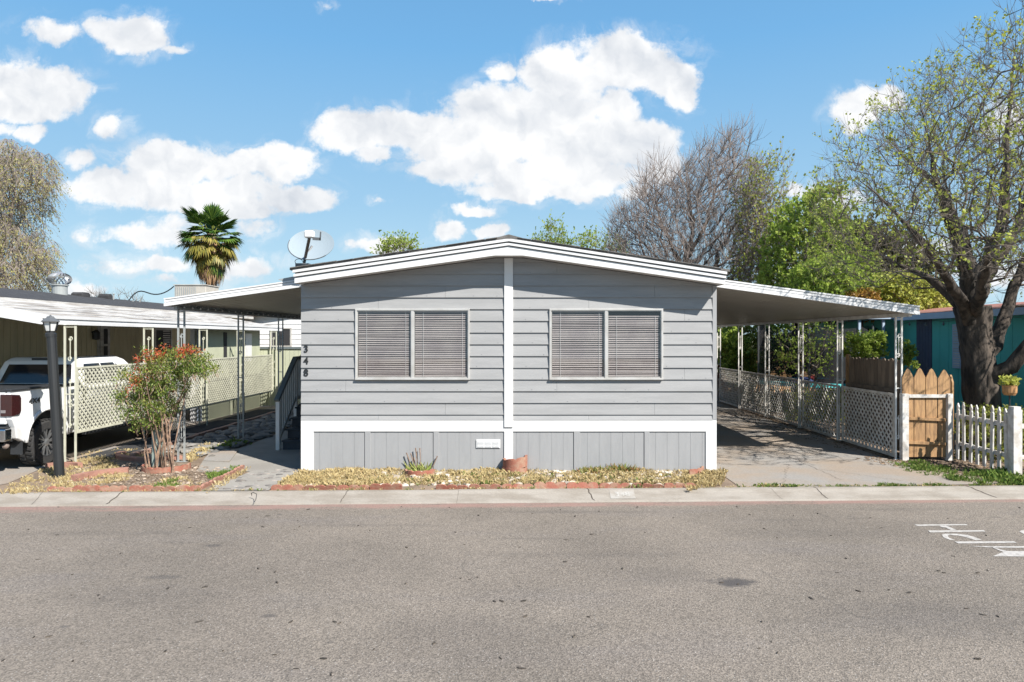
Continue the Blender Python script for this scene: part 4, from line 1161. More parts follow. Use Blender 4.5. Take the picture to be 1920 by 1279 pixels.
MB().box(TX1 + .01, TX1 + .20, TY + 3.692, TY + 3.70, 1.45, 1.67).build('mirror_glass', MATS['chrome'], mr)
# tail lights wrap round the corners
for X, s in ((TX1, 1), (TX0, -1)):
    b = MB(); zz = [(.98, .02), (1.32, .0), (1.36, .06)]
    pts = [(TY + .005, 1.0), (TY + .20, 1.02), (TY + .235, 1.08), (TY + .235, 1.30), (TY + .20, 1.36), (TY + .005, 1.38)]
    xa, xb = X - s * .20, X + s * .006
    b.prism(pts, 'x', min(xa, xb), max(xa, xb)); tlp = b.build('tail_light', MATS['tail_red'], tr, bevel=.012)
    b = MB(); xa, xb = X - s * .18, X - s * .10; b.box(min(xa, xb), max(xa, xb), TY - .002, TY + .004, 1.06, 1.11); b.build('reverse_lamp', MATS['lamp_clear'], tlp)
b = MB(); b.box(TX0 + .02, TX1 - .02, TY - .12, TY + .06, .58, .80); b.build('bumper', MATS['chrome'], tr, bevel=.03, seg=3)
b = MB(); b.box(TX0 + .05, TX1 - .05, TY - .10, TY + .05, .802, .822); b.build('bumper_pad', MATS['truck_dark'], tr)
b = MB(); b.box(TC - .16, TC + .16, TY - .128, TY - .118, .62, .76); b.build('number_plate_holder', MATS['truck_dark'], tr)
b = MB(); b.tube([(TX1 - .3, TY + .3, .50), (TX1 - .12, TY + .05, .49), (TX1 - .08, TY - .03, .49)], .045, 10); b.build('exhaust', MATS['rust'], tr, smooth=True)
MB().box(TX1 - .24, TX1 - .03, wy[0] - .60, wy[0] - .585, .30, .60).build('mud_flap', MATS['truck_dark'], tr)
vs, fs = text_mesh('4X4', .13, .003, .003)
MB().add([(TX1 + .001 + z - .012, TY + .58 + x * 1.25, 1.22 + y) for x, y, z in vs], fs).build('badge', MATS['truck_dark'], tr)
def wheel(X, Y, s):
    r = tr
    b = MB(); prof = [(.262, -.12), (.26, -.13), (.38, -.13), (.415, -.10), (.425, -.05), (.425, .05), (.415, .10), (.38, .13), (.26, .13), (.262, .12), (.262, -.12)]
    b.lathe((X, Y, WR), prof, 36, axis='x', cap=False)
    for i in range(30):
        a = 2 * math.pi * i / 30
        for xx, da in ((-.07, 0), (.07, .10)):
            c_, s_ = math.cos(a + da), math.sin(a + da)
            b.bar((X + xx - .055, Y + .427 * c_, WR + .427 * s_), (X + xx + .055, Y + .427 * math.cos(a + da + .05), WR + .427 * math.sin(a + da + .05)), .045, .018, up=(0, c_, s_))
    w_ = b.build('wheel', MATS['tyre'], r)
    b = MB(); b.lathe((X, Y, WR), [(.261, -.02 * s), (.261, .125 * s), (.245, .128 * s), (.235, .04 * s), (.05, .03 * s)], 32, axis='x')
    b.build('rim', MATS['truck_dark'], w_)
    b = MB()
    for i in range(8):
        a = 2 * math.pi * i / 8 + .2
        for da in (-.16, .16):
            p = (X + s * .105, Y + .06 * math.cos(a), WR + .06 * math.sin(a)); q = (X + s * .112, Y + .245 * math.cos(a + da), WR + .245 * math.sin(a + da))
            b.bar(p, q, .022, .02)
    b.lathe((X, Y, WR), [(.07, .07 * s), (.07, .115 * s), (.04, .13 * s)], 16, axis='x')
    b.build('spokes', MATS['rim'], w_)
for Y in wy:
    wheel(TX1 - .13, Y, 1); wheel(TX0 + .13, Y, -1)
# ================================================================ RIGHT SIDE
mat('fence_old', (0.20, 0.155, 0.115), 0.85, (0.13, 0.10, 0.075), 3, .8, fine=.15, stretch=(3, 3, .6), island=.25)
mat('fence_new', (0.36, 0.21, 0.095), 0.8, (0.21, 0.12, 0.058), 5, .9, fine=.3, fscale=14, stretch=(4, 4, .5), island=.18, bump=.3, bscale=20)
mat('teal', (0.07, 0.38, 0.32), 0.7, (0.06, 0.32, 0.27), 1.2, .6)
mat('navy', (0.045, 0.055, 0.085), 0.7, (0.06, 0.07, 0.10), 3, .6)
mat('trim_blue', (0.32, 0.40, 0.50), 0.6, (0.27, 0.34, 0.43), 3, .6)
mat('picket_white', (0.58, 0.56, 0.53), 0.65, (0.38, 0.34, 0.29), 7, .85, bump=.15)
mat('turquoise', (0.05, 0.42, 0.45), 0.55)
mat('net', (0.03, 0.03, 0.033), 0.9, alpha=.45)
mat('red_tile', (0.26, 0.11, 0.08), 0.9)
mat('bark', (0.080, 0.062, 0.048), 0.95, (0.012, 0.010, 0.008), 7, .9, fine=.35, fscale=20, bump=1.0, bscale=14, stretch=(1, 1, .35))
mat('twig_grey', (0.12, 0.098, 0.078), 0.9, (0.065, 0.052, 0.04), 2, .8)
mat('twig_pale', (0.20, 0.165, 0.145), 0.9, (0.13, 0.105, 0.095), 2, .8)
mat('twig_brown', (0.13, 0.10, 0.075), 0.9, (0.08, .06, .045), 3, .8)
mat('stem_tan', (0.26, 0.17, 0.115), 0.9, (0.11, 0.07, 0.05), 14, .9, fine=.3, fscale=40)

# old fence boards above the first lattice
of = empty('old_board_fence', (7.45, 14.5, 0), 'weathered brown dog-eared board fence above the first white lattice panel', 'fence')
b = MB(); y = 13.42; rr = random.Random(21)
while y < 15.55:
    w_ = .14; h = 1.93 + rr.uniform(-.025, .02)
    b.prism([(y, .12), (y + w_, .12), (y + w_, h - .035), (y + w_ - .035, h), (y + .035, h), (y, h - .035)], 'x', 7.44, 7.46 + rr.uniform(0, .004)); y += w_ + rr.uniform(.003, .012)
b.build('boards', MATS['fence_old'], of)
b = MB(); b.box(7.40, 7.435, 13.4, 15.6, 1.27, 1.34); b.box(7.40, 7.435, 13.4, 15.6, .3, .38); b.build('rail', MATS['fence_old'], of)
MB().box(7.41, 7.47, 15.56, 15.66, .1, 1.98).build('end_post', MATS['fence_new'], of)
# blue white gate posts and gate
GY = 13.15
def gx(px): return X_at(px, GY)
def gz(py): return Z_at(py, GY)
gate = empty('wooden_gate', (gx(1735), GY, 0), 'yellow wooden gate of pointed boards between two white posts', 'gate')
bl = [(1692, 1713), (1714.5, 1735), (1736.5, 1757), (1759, 1782)]
for (a, c), tp in zip(bl, (691, 690, 691, 693)):
    b = MB(); a, c = gx(a), gx(c); m_ = (a + c) / 2
    b.prism([(a, .06), (c, .06), (c, gz(tp + 17)), (m_ + .035, gz(tp + 3)), (m_, gz(tp)), (m_ - .035, gz(tp + 3)), (a, gz(tp + 17))], 'y', GY, GY + .022)
    b.build('board', MATS['fence_new'], gate)
b = MB(); b.box(gx(1702), gx(1774), GY - .035, GY - .002, gz(745.5), gz(739.5)); b.build('top_rail', MATS['picket_white'], gate)
for py in (784, 829): 
    b = MB(); b.bar((gx(1701), GY - .02, gz(py)), (gx(1773), GY - .02, gz(py + 3)), .035, .055); b.build('rail', MATS['fence_new'], gate)
for px0, px1 in ((1688.5, 1700.5), (1773.5, 1783)):
    b = MB(); b.box(gx(px0), gx(px1), GY - .07, GY + .04, 0, gz(738)); b.build('post', MATS['picket_white'], gate, bevel=.005)
b = MB()
for a, tp, h in ((1785, 703, .0), (1795, 704, .14)):
    X0 = gx(a); b.prism([(GY + h, .05), (GY + h + .13, .05), (GY + h + .13, gz(tp + 14)), (GY + h + .065, gz(tp)), (GY + h, gz(tp + 14))], 'x', X0, X0 + .022)
b.build('side_board', MATS['fence_new'], gate)
b = MB(); X0 = gx(1785); b.box(gx(1780), gx(1791), GY + .05, GY + .08, gz(815), gz(775)); b.build('patch_board', MATS['fence_new'], gate)
# picket fence running towards the street, then along it
pf = empty('picket_fence', (8.4, 12.4, 0), 'low white picket fence running from the wooden gate towards the kerb', 'fence')
PXF = 8.33
y = 13.05; rr = random.Random(31); i = 0
while y > 11.72:
    h = 1.14 + rr.uniform(-.03, .045); w_ = .075; b = MB(); a = y - w_ / 2; c = y + w_ / 2; tl_ = rr.uniform(-.03, .03)
    b.prism([(a, .04), (c, .04), (c + tl_, h - .14), (c + tl_ - .016, h - .12), (c + tl_ - .004, h - .07), (y + tl_, h), (a + tl_ + .004, h - .07), (a + tl_ + .016, h - .12), (a + tl_, h - .14)], 'x', PXF - .03, PXF - .008)
    b.build('picket', MATS['picket_white'], pf); y -= .19
b = MB(); b.box(PXF - .006, PXF + .03, 11.6, 13.15, .82, .90); b.box(PXF - .006, PXF + .03, 11.6, 13.15, .30, .37); b.build('rail', MATS['picket_white'], pf)
def pf_post(x, y, w_, h):
    b = MB(); b.box(x, x + w_, y, y + w_, 0, h - .05); b.box(x + .012, x + w_ - .012, y + .012, y + w_ - .012, h - .05, h); b.build('post', MATS['picket_white'], pf, bevel=.006)
pf_post(PXF - .06, 11.50, .15, 1.19)
b = MB(); b.box(PXF + .092, PXF + 1.6, 11.55, 11.58, .82, .90); b.box(PXF + .092, PXF + 1.6, 11.55, 11.58, .30, .37); b.build('rail', MATS['picket_white'], pf)
x = PXF + .22
while x < PXF + 1.5:
    b = MB(); h = 1.14 + rr.uniform(-.02, .02); a, c = x - .036, x + .036
    b.prism([(a, .04), (c, .04), (c, h - .14), (c - .016, h - .12), (c - .004, h - .07), (x, h), (a + .004, h - .07), (a + .016, h - .12), (a, h - .14)], 'y', 11.525, 11.547)
    b.build('picket', MATS['picket_white'], pf); x += .17

# teal home
th = empty('teal_mobile_home', (13.5, 19, 0), 'teal board sided home with pale blue eaves and a grey shutter behind the large tree', 'house')
HX = 11.55
def ty_(px, X=HX): return F * X / (px - 980)
y1_ = ty_(1748)
MB().box(HX + .02, 16, 12.5, 27, .1, 3.1).build('wall', MATS['teal'], th)
b = MB(); y = 12.5
while y < y1_: b.box(HX - .003, HX + .02, y, min(y + .39, y1_), .15, 3.08); y += .40
b.build('board_siding', MATS['teal'], th)
b = MB(); y = y1_ + .02; ye = ty_(1722)
while y < ye: b.box(HX - .01, HX + .02, y, y + .14, .15, 2.95); y += .15
b.build('dark_cladding', MATS['navy'], th)
b = MB(); b.box(HX - .30, 16.3, 12.2, 20.7, HC + .0597 * 11.2 - .17 + .03, HC + .0597 * 11.2 + .03); b.build('eave', MATS['trim_blue'], th)
b = MB(); b.prism([(HX - .28, 3.06), (13.8, 3.35), (16.2, 3.06)], 'y', 12.25, 27); b.build('roof', MATS['red_tile'], th)
b = MB(); b.box(8.9, 16.2, 20.72, 27.2, 2.93, 3.03); b.build('porch_roof', MATS['trim_blue'], th)
for px, Y in ((1700, 20.9), (1693, 21.0), (1655, 20.8), (1610, 20.8)):
    b = MB(); X = X_at(px, Y); b.box(X, X + .07, Y, Y + .07, 0, 2.93); b.build('porch_post', MATS['trim_blue'], th)
sa, sb = ty_(1806), ty_(1789)
b = MB(); b.box(HX - .05, HX - .005, sa, sb, 1.55, 2.72); z = 1.6; b.build('shutter', MATS['trim_blue'], th)
b = MB(); z = 1.6
while z < 2.68: b.box(HX - .062, HX - .05, sa + .05, sb - .05, z, z + .03); z += .065
b.build('shutter_slats', MATS['white_old'], th)
sa, sb = ty_(1855), ty_(1812)
MB().box(HX - .03, HX - .004, sa, sb, 1.55, 2.72).build('window', MATS['dark'], th)
stl = empty('lights_or_sun_dots', (HX - .35, 16, 2.9), 'string of small dark bulbs hanging under the eave of the teal home', 'string lights')
b = MB(); pts = []; bulbs = []
for i in range(41):
    t = i / 40; y = 12.6 + 8 * t; z = 2.83 - .05 * math.sin(t * math.pi * 8) ** 2; pts.append((HX - .33, y, z))
b.tube(pts, .006, 4); b.build('wire', MATS['black_metal'], stl)
for i in range(0, 41, 4):
    x, y, z = pts[i]; MB().lathe((x, y, z - .10), [(.008, 0), (.026, .02), (.03, .05), (.012, .08), (.012, .10)], 8).build('bulb_or_sun_dot', MATS['dish_dark'], stl)

# trampoline with net
tp = empty('trampoline', (9.75, 22.5, 0), 'round trampoline with turquoise pad and black safety net behind the white lattice', 'trampoline')
tcx, tcy, trr = 9.75, 22.6, 1.85
b = MB(); n = 40; vs = []; fs = []
for k in range(n):
    a = 2 * math.pi * k / n
    for r, z in ((trr - .32, .90), (trr - .3, .95), (trr, .95), (trr + .03, .84)): vs.append((tcx + r * math.cos(a), tcy + r * math.sin(a), z))
for k in range(n):
    for j in range(3): fs.append((k * 4 + j, k * 4 + j + 1, ((k + 1) % n) * 4 + j + 1, ((k + 1) % n) * 4 + j))
b.add(vs, fs); b.build('pad', MATS['turquoise'], tp)
MB().lathe((tcx, tcy, .91), [(trr - .31, 0), (trr - .31, .01)], 40).build('jump_mat', MATS['dark'], tp)
b = MB(); vs = []; fs = []; n = 40
for z in (.95, 2.75):
    for k in range(n): a = 2 * math.pi * k / n; rr_ = trr - (.05 * abs(math.sin(a * 3)) if z > 1 else 0); vs.append((tcx + rr_ * math.cos(a), tcy + rr_ * math.sin(a), z - (.12 * abs(math.sin(a * 3)) if z > 1 else 0)))
for k in range(n): fs.append((k, (k + 1) % n, n + (k + 1) % n, n + k))
b.add(vs, fs); b.build('net', MATS['net'], tp)
for k in range(6):
    a = 2 * math.pi * k / 6; b = MB(); b.tube([(tcx + 1.95 * math.cos(a), tcy + 1.95 * math.sin(a), 0), (tcx + 1.95 * math.cos(a), tcy + 1.95 * math.sin(a), 2.75)], .03, 8); b.build('pole', MATS['dish_dark'], tp)
    MB().tube([(tcx + 1.6 * math.cos(a + .4), tcy + 1.6 * math.sin(a + .4), 0), (tcx + 1.7 * math.cos(a + .4), tcy + 1.7 * math.sin(a + .4), .88)], .03, 8).build('leg', MATS['alu'], tp)
mat('toy_red', (0.35, 0.03, 0.03), .5); mat('toy_navy', (0.04, 0.06, 0.16), .7)
b = MB(); b.ico((8.75, 20.95 + .3, 1.03), .34, .2, 5, .45); tag(b.build('blanket_bundle', MATS['toy_navy'], smooth=False), 'crumpled navy blanket on the near edge of the trampoline', 'blanket')
b = MB(); b.ico((8.95, 21.1, 1.12), .15, .3, 7, .8); tag(b.build('toy_ball', MATS['toy_red']), 'small red toy on the trampoline edge beside the navy blanket', 'toy')
# back fence and red chair far under the carport
bf = empty('back_board_fence', (8, 30, 0), 'orange brown board fence closing the yard far behind the carport', 'fence')
b = MB(); x = 3.6; rr = random.Random(41)
while x < 15: b.box(x, x + .14, 30, 30.02 + rr.uniform(0, .004), 0, 1.75 + rr.uniform(-.03, .03)); x += .148
b.build('boards', MATS['fence_new'], bf)
ch = empty('garden_chair', (7.75, 26.8, 0), 'brown red wooden garden chair at the far end of the carport', 'chair')
b = MB(); b.box(7.55, 8.0, 26.6, 27.05, .42, .46); b.build('seat', MATS['red_tile'], ch)
b = MB(); b.box(7.55, 8.0, 27.03, 27.07, .46, 1.7); b.build('backrest', MATS['red_tile'], ch)
for dx in (7.56, 7.95):
    for dy in (26.61, 27.0): MB().box(dx, dx + .04, dy, dy + .04, 0, .42).build('leg', MATS['red_tile'], ch)

# hanging planter by the tree
hpX, hpY = X_at(1893, 12.9), 12.9
hpz = Z_at(741, 12.9)
hp_ = empty('planter_basket', (hpX, hpY, 0), 'orange wicker planter basket with yellow leaves on a thin stand beside the tree trunk', 'planter')
mat('wicker', (0.42, 0.22, 0.09), .8, (.28, .14, .06), 20, .8)
b = MB(); b.lathe((hpX, hpY, hpz), [(.09, 0), (.12, .05), (.125, .17), (.13, .18), (.115, .18)], 16); b.build('basket', MATS['wicker'], hp_)
b = MB(); b.tube([(hpX, hpY, 0), (hpX, hpY, hpz)], .015, 6); b.build('stand', MATS['black_metal'], hp_)

# ================================================================ TREES
def inside(poly, x, z):
    c = False; n = len(poly); j = n - 1
    for i in range(n):
        xi, zi = poly[i]; xj, zj = poly[j]
        if (zi > z) != (zj > z) and x < (xj - xi) * (z - zi) / (zj - zi) + xi: c = not c
        j = i
    return c
class Tree:
    def __init__(s, seed): s.P = []; s.par = []; s.len = []; s.rn = random.Random(seed); s.kids = []; s.thick_ = False
    def node(s, p, par):
        p = Vector(p); s.P.append(p); s.par.append(par); s.kids.append([])
        s.len.append(0 if par < 0 else s.len[par] + (p - s.P[par]).length)
        if par >= 0: s.kids[par].append(len(s.P) - 1)
        return len(s.P) - 1
    def path(s, pts, par=-1):
        """polyline of control points, resampled and roughened"""
        idx = [par] if par >= 0 else []
        pts = [Vector(p) for p in pts]
        if par < 0: idx.append(s.node(pts[0], -1)); st_ = 1
        else: st_ = 0
        cur = idx[-1]
        for p in pts[st_:]:
            a = s.P[cur].copy(); L = (p - a).length; n = max(1, int(L / (.09 if par < 0 else .2)))
            for i in range(1, n + 1):
                q = a.lerp(p, i / n)
                if i < n: q += Vector((s.rn.uniform(-1, 1), s.rn.uniform(-1, 1), s.rn.uniform(-1, 1))) * (.006 if par < 0 else .022) * L
                cur = s.node(q, cur); idx.append(cur)
        return idx
    def fill(s, targets, w=.30, step=.25, curl=.30, start=0):
        """join every target to the skeleton where it can be reached on the shortest natural path"""
        import numpy as np
        root = s.P[0]
        cap = len(s.P) + len(targets) * 12
        A = np.zeros((cap, 3)); Ln = np.zeros(cap); n = len(s.P)
        for i in range(n): A[i] = s.P[i]; Ln[i] = s.len[i]
        Ln[:start] = 1e6
        ctr = Vector((0, 0, 0))
        ends = []
        targets = sorted(targets, key=lambda t: (t - s.P[start]).length)
        for t in targets:
            d = A[:n] - np.array(t); dist = np.sqrt((d * d).sum(1)); down = np.maximum(0, A[:n, 2] - t.z)
            c = dist + w * Ln[:n] + .8 * down
            i = int(c.argmin()); L = float(dist[i])
            if L < .04: continue
            p0 = s.P[i]; pd = (p0 - s.P[s.par[i]]).normalized() if s.par[i] >= 0 else Vector((0, 0, 1))
            p1 = p0 + (pd * .7 + Vector((0, 0, .3))) * L * curl
            k = max(1, min(10, int(L / step))); cur = i
            for j in range(1, k + 1):
                u = j / k; q = p0 * (1 - u) ** 2 + p1 * 2 * u * (1 - u) + t * u * u
                if j < k: q = q + Vector((s.rn.uniform(-1, 1), s.rn.uniform(-1, 1), s.rn.uniform(-1, 1))) * step * .12
                cur = s.node(q, cur); A[n] = q; Ln[n] = s.len[cur]; n += 1
            ends.append(cur)
        return ends
    def radii(s, tip, expo=2.2, rmax=9):
        n = len(s.P); acc = [0.0] * n
        for i in range(n - 1, -1, -1):
            if not s.kids[i]: acc[i] = tip ** expo
            if s.par[i] >= 0: acc[s.par[i]] += acc[i]
        s.r = [min(rmax, a ** (1 / expo)) for a in acc]
    def mesh(s, thick, thin, cut):
        """thick and thin builders get chains whose radius is above / below cut"""
        n = len(s.P); main = [max(k, key=lambda c: s.r[c]) if k else -1 for k in s.kids]
        starts = [i for i in range(n) if s.par[i] < 0 or main[s.par[i]] != i]
        for i in starts:
            ch = [s.par[i]] if s.par[i] >= 0 else []
            rr_ = [min(s.r[s.par[i]], s.r[i] * 1.15)] if ch else []
            j = i
            while j >= 0: ch.append(j); rr_.append(s.r[j]); j = main[j]
            big = [k for k in range(len(ch)) if rr_[k] >= cut]
            m_ = big[-1] + 1 if big and rr_[0] >= cut else 0
            if m_ >= 1:
                seg = range(0, min(m_ + 1, len(ch)))
                if len(seg) > 1: thick.tube([s.P[ch[k]] for k in seg], [rr_[k] for k in seg], 40 if rr_[0] > .12 and s.thick_ else 12 if rr_[0] > .06 else 7, cap=False)
            rest = range(max(0, m_), len(ch))
            if m_ > 0: rest = range(m_, len(ch))
            if len(rest) > 1: thin.tube([s.P[ch[k]] for k in rest], [rr_[k] for k in rest], 4 if rr_[rest[0]] > .012 else 3, cap=False)
def leaf(b, p, d, L, w, rn):
    d = d.normalized(); s_ = d.cross(Vector((rn.uniform(-1, 1), rn.uniform(-1, 1), rn.uniform(-1, 1))))
    if s_.length < .1: s_ = Vector((1, 0, 0))
    s_ = s_.normalized() * w
    b.add([p, p + d * L * .5 + s_, p + d * L, p + d * L * .5 - s_], [(0, 1, 2, 3)])
def rv(rn, up=0.0): return Vector((rn.gauss(0, 1), rn.gauss(0, 1), rn.gauss(0, 1) + up)).normalized()
def targets_in(poly_px, Y, dr, n, rn, bias=None):
    """points through the crown's volume; the outline is turned into metres at the tree's own distance"""
    poly = [(X_at(x, Y), Z_at(y, Y)) for x, y in poly_px]
    xs = [p[0] for p in poly]; zs = [p[1] for p in poly]; o = []
    cx = (min(xs) + max(xs)) / 2; hw = (max(xs) - min(xs)) / 2
    while len(o) < n:
        x, z = rn.uniform(min(xs), max(xs)), rn.uniform(min(zs), max(zs))
        if not inside(poly, x, z): continue
        if bias and rn.random() > bias(x, z): continue
        k = math.sqrt(max(.15, 1 - ((x - cx) / hw) ** 2))
        o.append(Vector((x, Y + rn.uniform(-1, 1) * dr * k, z)))
    return o
def tree(name, label, base, limbs, poly, Y, dr, n, seed, wood, twigm, leafm, tip=.006, twigs=(3, .15, .4), leaves=3, lsize=(.06, .022), droop=0.0, cut=.03, w=.30, step=.3, up=.8, group=None, trunk_r=None, leaf_bias=None, cat='tree', clump=0, expo=2.2, rough=False, tipleaf=None, extra=None):
    rn = random.Random(seed); t = Tree(seed); t.thick_ = rough
    L0 = [(X_at(x, Y + dy), Y + dy, Z_at(y, Y + dy)) if not isinstance(y, str) else (X_at(x, Y + dy), Y + dy, -.05) for x, y, dy in base]
    tr_ = t.path(L0); limb_nodes = []
    for lb in limbs:
        k, pts = lb[0], lb[1:]
        limb_nodes.append(t.path([(X_at(x, Y + dy), Y + dy, Z_at(y, Y + dy)) for x, y, dy in pts], tr_[min(len(tr_) - 1, int(k * (len(tr_) - 1)))]))
    tg = targets_in(poly, Y, dr, n, rn)
    if extra: tg += [Vector((rn.uniform(*extra[0]), rn.uniform(*extra[1]), rn.uniform(*extra[2]))) for _ in range(extra[3])]
    st_ = max(0, int(len(tr_) * .75))
    ends = t.fill(tg, w=w, step=step, start=st_)
    t.radii(tip, expo)
    if trunk_r:
        for i, k in enumerate(tr_): t.r[k] = trunk_r[0] + (trunk_r[1] - trunk_r[0]) * (i / (len(tr_) - 1)) ** .5 * (1 if i < .72 * len(tr_) else 1 - .5 * (i / len(tr_) - .72) / .28) + (.10 * max(0, 1 - i / 5) if rough else 0)
        for ln in limb_nodes:
            for i, k in enumerate(ln[1:]): t.r[k] = max(t.r[k], trunk_r[2] * (1 - (i + 1) / len(ln)) ** 1.15)
    root = empty(name, (L0[0][0], Y, 0), label, cat, group)
    th_, tn_, lf = MB(), MB(), MB()
    t.mesh(th_, tn_, cut)
    nt_, a, c = twigs
    for e in ends:
        p = t.P[e]; pd = (p - t.P[t.par[e]]).normalized()
        for _ in range(nt_):
            d = (pd * .9 + rv(rn, up) * .8).normalized(); L = rn.uniform(a, c)
            if droop: d = (d + Vector((0, 0, -droop))).normalized()
            q = p + d * L * .5 + rv(rn) * L * .06; r = p + d * L + Vector((0, 0, (.12 - droop * .3) * L))
            if twigm is not None: tn_.tube([p, q, r], [tip * .8, tip * .6, tip * .3], 3, cap=False)
            if leafm is None: continue
            if tipleaf is not None and rn.random() > tipleaf: continue
            den = leaf_bias(p) if leaf_bias else 1
            for _ in range(leaves):
                if rn.random() > den: continue
                u = rn.uniform(.15, 1.05) if tipleaf is None else rn.uniform(.75, 1.05); o = p + (r - p) * u + rv(rn) * .03
                ld = (d + rv(rn) * 1.0 + Vector((0, 0, -droop)))
                s_ = rn.uniform(.6, 1.25)
                leaf(lf, o, ld, lsize[0] * s_, lsize[1] * s_, rn)
    if rough: furrow(th_)
    if th_.v: th_.build('trunk', MATS[wood], root, smooth=True)
    if tn_.v: tn_.build('branches', MATS[twigm or wood], root)
    if lf.v: lf.build('foliage', MATS[leafm], root)
    return root, t
def furrow(b):
    """deep vertical bark ridges on the thick wood"""
    from mathutils import noise as mn
    out = []
    for (x, y, z) in b.v:
        q = mn.noise(Vector((x * 7, y * 7, z * 1.6))) * .05 + mn.noise(Vector((x * 17, y * 17, z * 3.5))) * .035
        q2 = mn.noise(Vector((x * 7 + 50, y * 7, z * 1.6))) * .05 + mn.noise(Vector((x * 17 + 9, y * 17, z * 3.5))) * .035
        out.append((x + q, y + q2, z))
    b.v = out
leafmat('leaf_spring', [(.20, .17, .05), (.28, .30, .06), (.22, .27, .05), (.40, .40, .10)], .45)
leafmat('leaf_fresh', [(.26, .22, .06), (.36, .40, .07), (.30, .36, .06), (.50, .52, .12)], .5)
leafmat('leaf_brown', [(.10, .07, .035), (.16, .11, .05), (.20, .17, .06)])
leafmat('leaf_green', [(.17, .24, .035), (.28, .38, .06), (.40, .48, .10), (.20, .27, .05)], .55)
leafmat('leaf_yellow', [(.34, .38, .07), (.50, .52, .11), (.42, .46, .10), (.60, .56, .18)], .5)
leafmat('leaf_dark', [(.07, .085, .025), (.11, .12, .035), (.17, .16, .05), (.09, .10, .03)])
leafmat('leaf_olive', [(.32, .32, .09), (.44, .43, .14), (.40, .33, .22), (.30, .31, .10)], .5)
leafmat('leaf_orange', [(.30, .14, .03), (.38, .24, .05), (.20, .09, .03)])
leafmat('leaf_shrub', [(.06, .10, .02), (.12, .18, .035), (.20, .25, .05), (.28, .27, .07)])
leafmat('leaf_red', [(.38, .05, .025), (.50, .10, .04), (.34, .12, .04), (.46, .16, .07)])

# the large tree behind the picket fence
BY = 14.6
tree('shade_tree', 'large rough barked tree with sparse new leaves behind the white picket fence',
     [(1846, 'g', 0), (1843, 760, 0), (1836, 690, 0), (1829, 640, 0), (1824, 600, 0), (1822, 575, 0)],
     [(.78, (1808, 585, .1), (1775, 548, .2), (1740, 520, .3), (1690, 500, .5), (1640, 470, .7)),
      (.98, (1828, 540, 0), (1852, 490, .1), (1880, 420, .3), (1884, 330, .3), (1890, 240, .2), (1900, 130, .2), (1905, 60, .2)),
      (.92, (1815, 530, -.3), (1790, 440, -.8), (1755, 340, -1.1), (1735, 240, -1.2), (1725, 190, -1.2)),
      (.60, (1862, 650, .2), (1884, 590, .4), (1903, 535, .5), (1925, 480, .6), (1985, 380, .8), (2020, 240, .8)),
      (.45, (1866, 700, -.2), (1895, 688, -.4), (1930, 645, -.6), (2000, 590, -.8), (2080, 480, -.9), (2120, 380, -.9)),
      (.95, (1830, 545, .6), (1810, 450, 1.3), (1770, 360, 1.8), (1690, 290, 2.0), (1650, 240, 2.0)),
      (.85, (1800, 560, -.5), (1755, 490, -1.2), (1700, 420, -1.6), (1640, 360, -1.8), (1600, 330, -1.8)),
      (.95, (1836, 560, -.8), (1850, 485, -1.9), (1872, 410, -3.0)),
      (.97, (1850, 520, .8), (1910, 420, 1.6), (1960, 300, 2.0), (1980, 160, 2.0))],
     [(1560,500),(1545,440),(1575,385),(1568,330),(1595,300),(1600,245),(1635,205),(1660,185),(1690,195),(1715,165),(1745,180),(1770,170),(1785,80),(1815,60),(1850,25),(1900,12),(1960,15),(2050,60),(2120,160),(2170,300),(2180,440),(2140,560),(2040,600),(1960,540),(1900,560),(1850,540),(1780,525),(1700,530),(1640,520)],
     BY, 4.0, 3000, 71, 'bark', 'twig_grey', 'leaf_fresh', tip=.0046, twigs=(4, .15, .50), leaves=5, lsize=(.058, .024), cut=.04, w=.22, step=.22, up=1.0, trunk_r=(.40, .28, .17), expo=2.0, rough=True, tipleaf=.30, extra=((6.3, 9.4), (9.9, 12.4), (3.5, 6.2), 420))
# bare grey tree behind the roof
tree('bare_tree', 'tall bare grey twigged tree rising behind the right roof slope of the grey home', [(1290, 'g', 0), (1285, 560, 0), (1280, 500, 0)],
     [(1, (1262, 470, 0), (1235, 400, .3), (1218, 340, .5)), (1, (1300, 440, 0), (1290, 370, -.3), (1285, 310, -.3)), (1, (1320, 430, 0), (1345, 340, .2), (1370, 270, .3)), (1, (1250, 500, 0), (1200, 450, .6), (1160, 410, .8)), (1, (1330, 470, .5), (1380, 400, .8), (1420, 340, 1))],
     [(1138,490),(1146,420),(1160,390),(1190,380),(1196,330),(1215,305),(1240,335),(1262,350),(1282,300),(1305,290),(1330,300),(1336,262),(1362,268),(1380,252),(1392,270),(1392,310),(1412,300),(1420,340),(1440,420),(1430,540),(1150,540)],
     31, 2.6, 2600, 72, 'twig_brown', 'twig_pale', 'leaf_brown', tip=.010, twigs=(4, .3, .95), leaves=0, cut=.07, w=.35, step=.5, up=1.5)
tree('poplar_tree', 'half bare tree with yellow green new leaves right of the bare grey tree', [(1430, 'g', 0), (1428, 560, 0), (1425, 500, 0)],
     [(1, (1415, 420, 0), (1405, 350, 0)), (1, (1440, 420, .3), (1452, 340, .5))],
     [(1370,560),(1385,440),(1385,360),(1400,310),(1432,300),(1455,310),(1462,345),(1478,400),(1490,480),(1500,560)],
     29.5, 1.6, 1000, 73, 'twig_brown', 'twig_pale', 'leaf_fresh', tip=.008, twigs=(4, .2, .7), leaves=1, lsize=(.13, .045), cut=.06, step=.4, up=1.2)
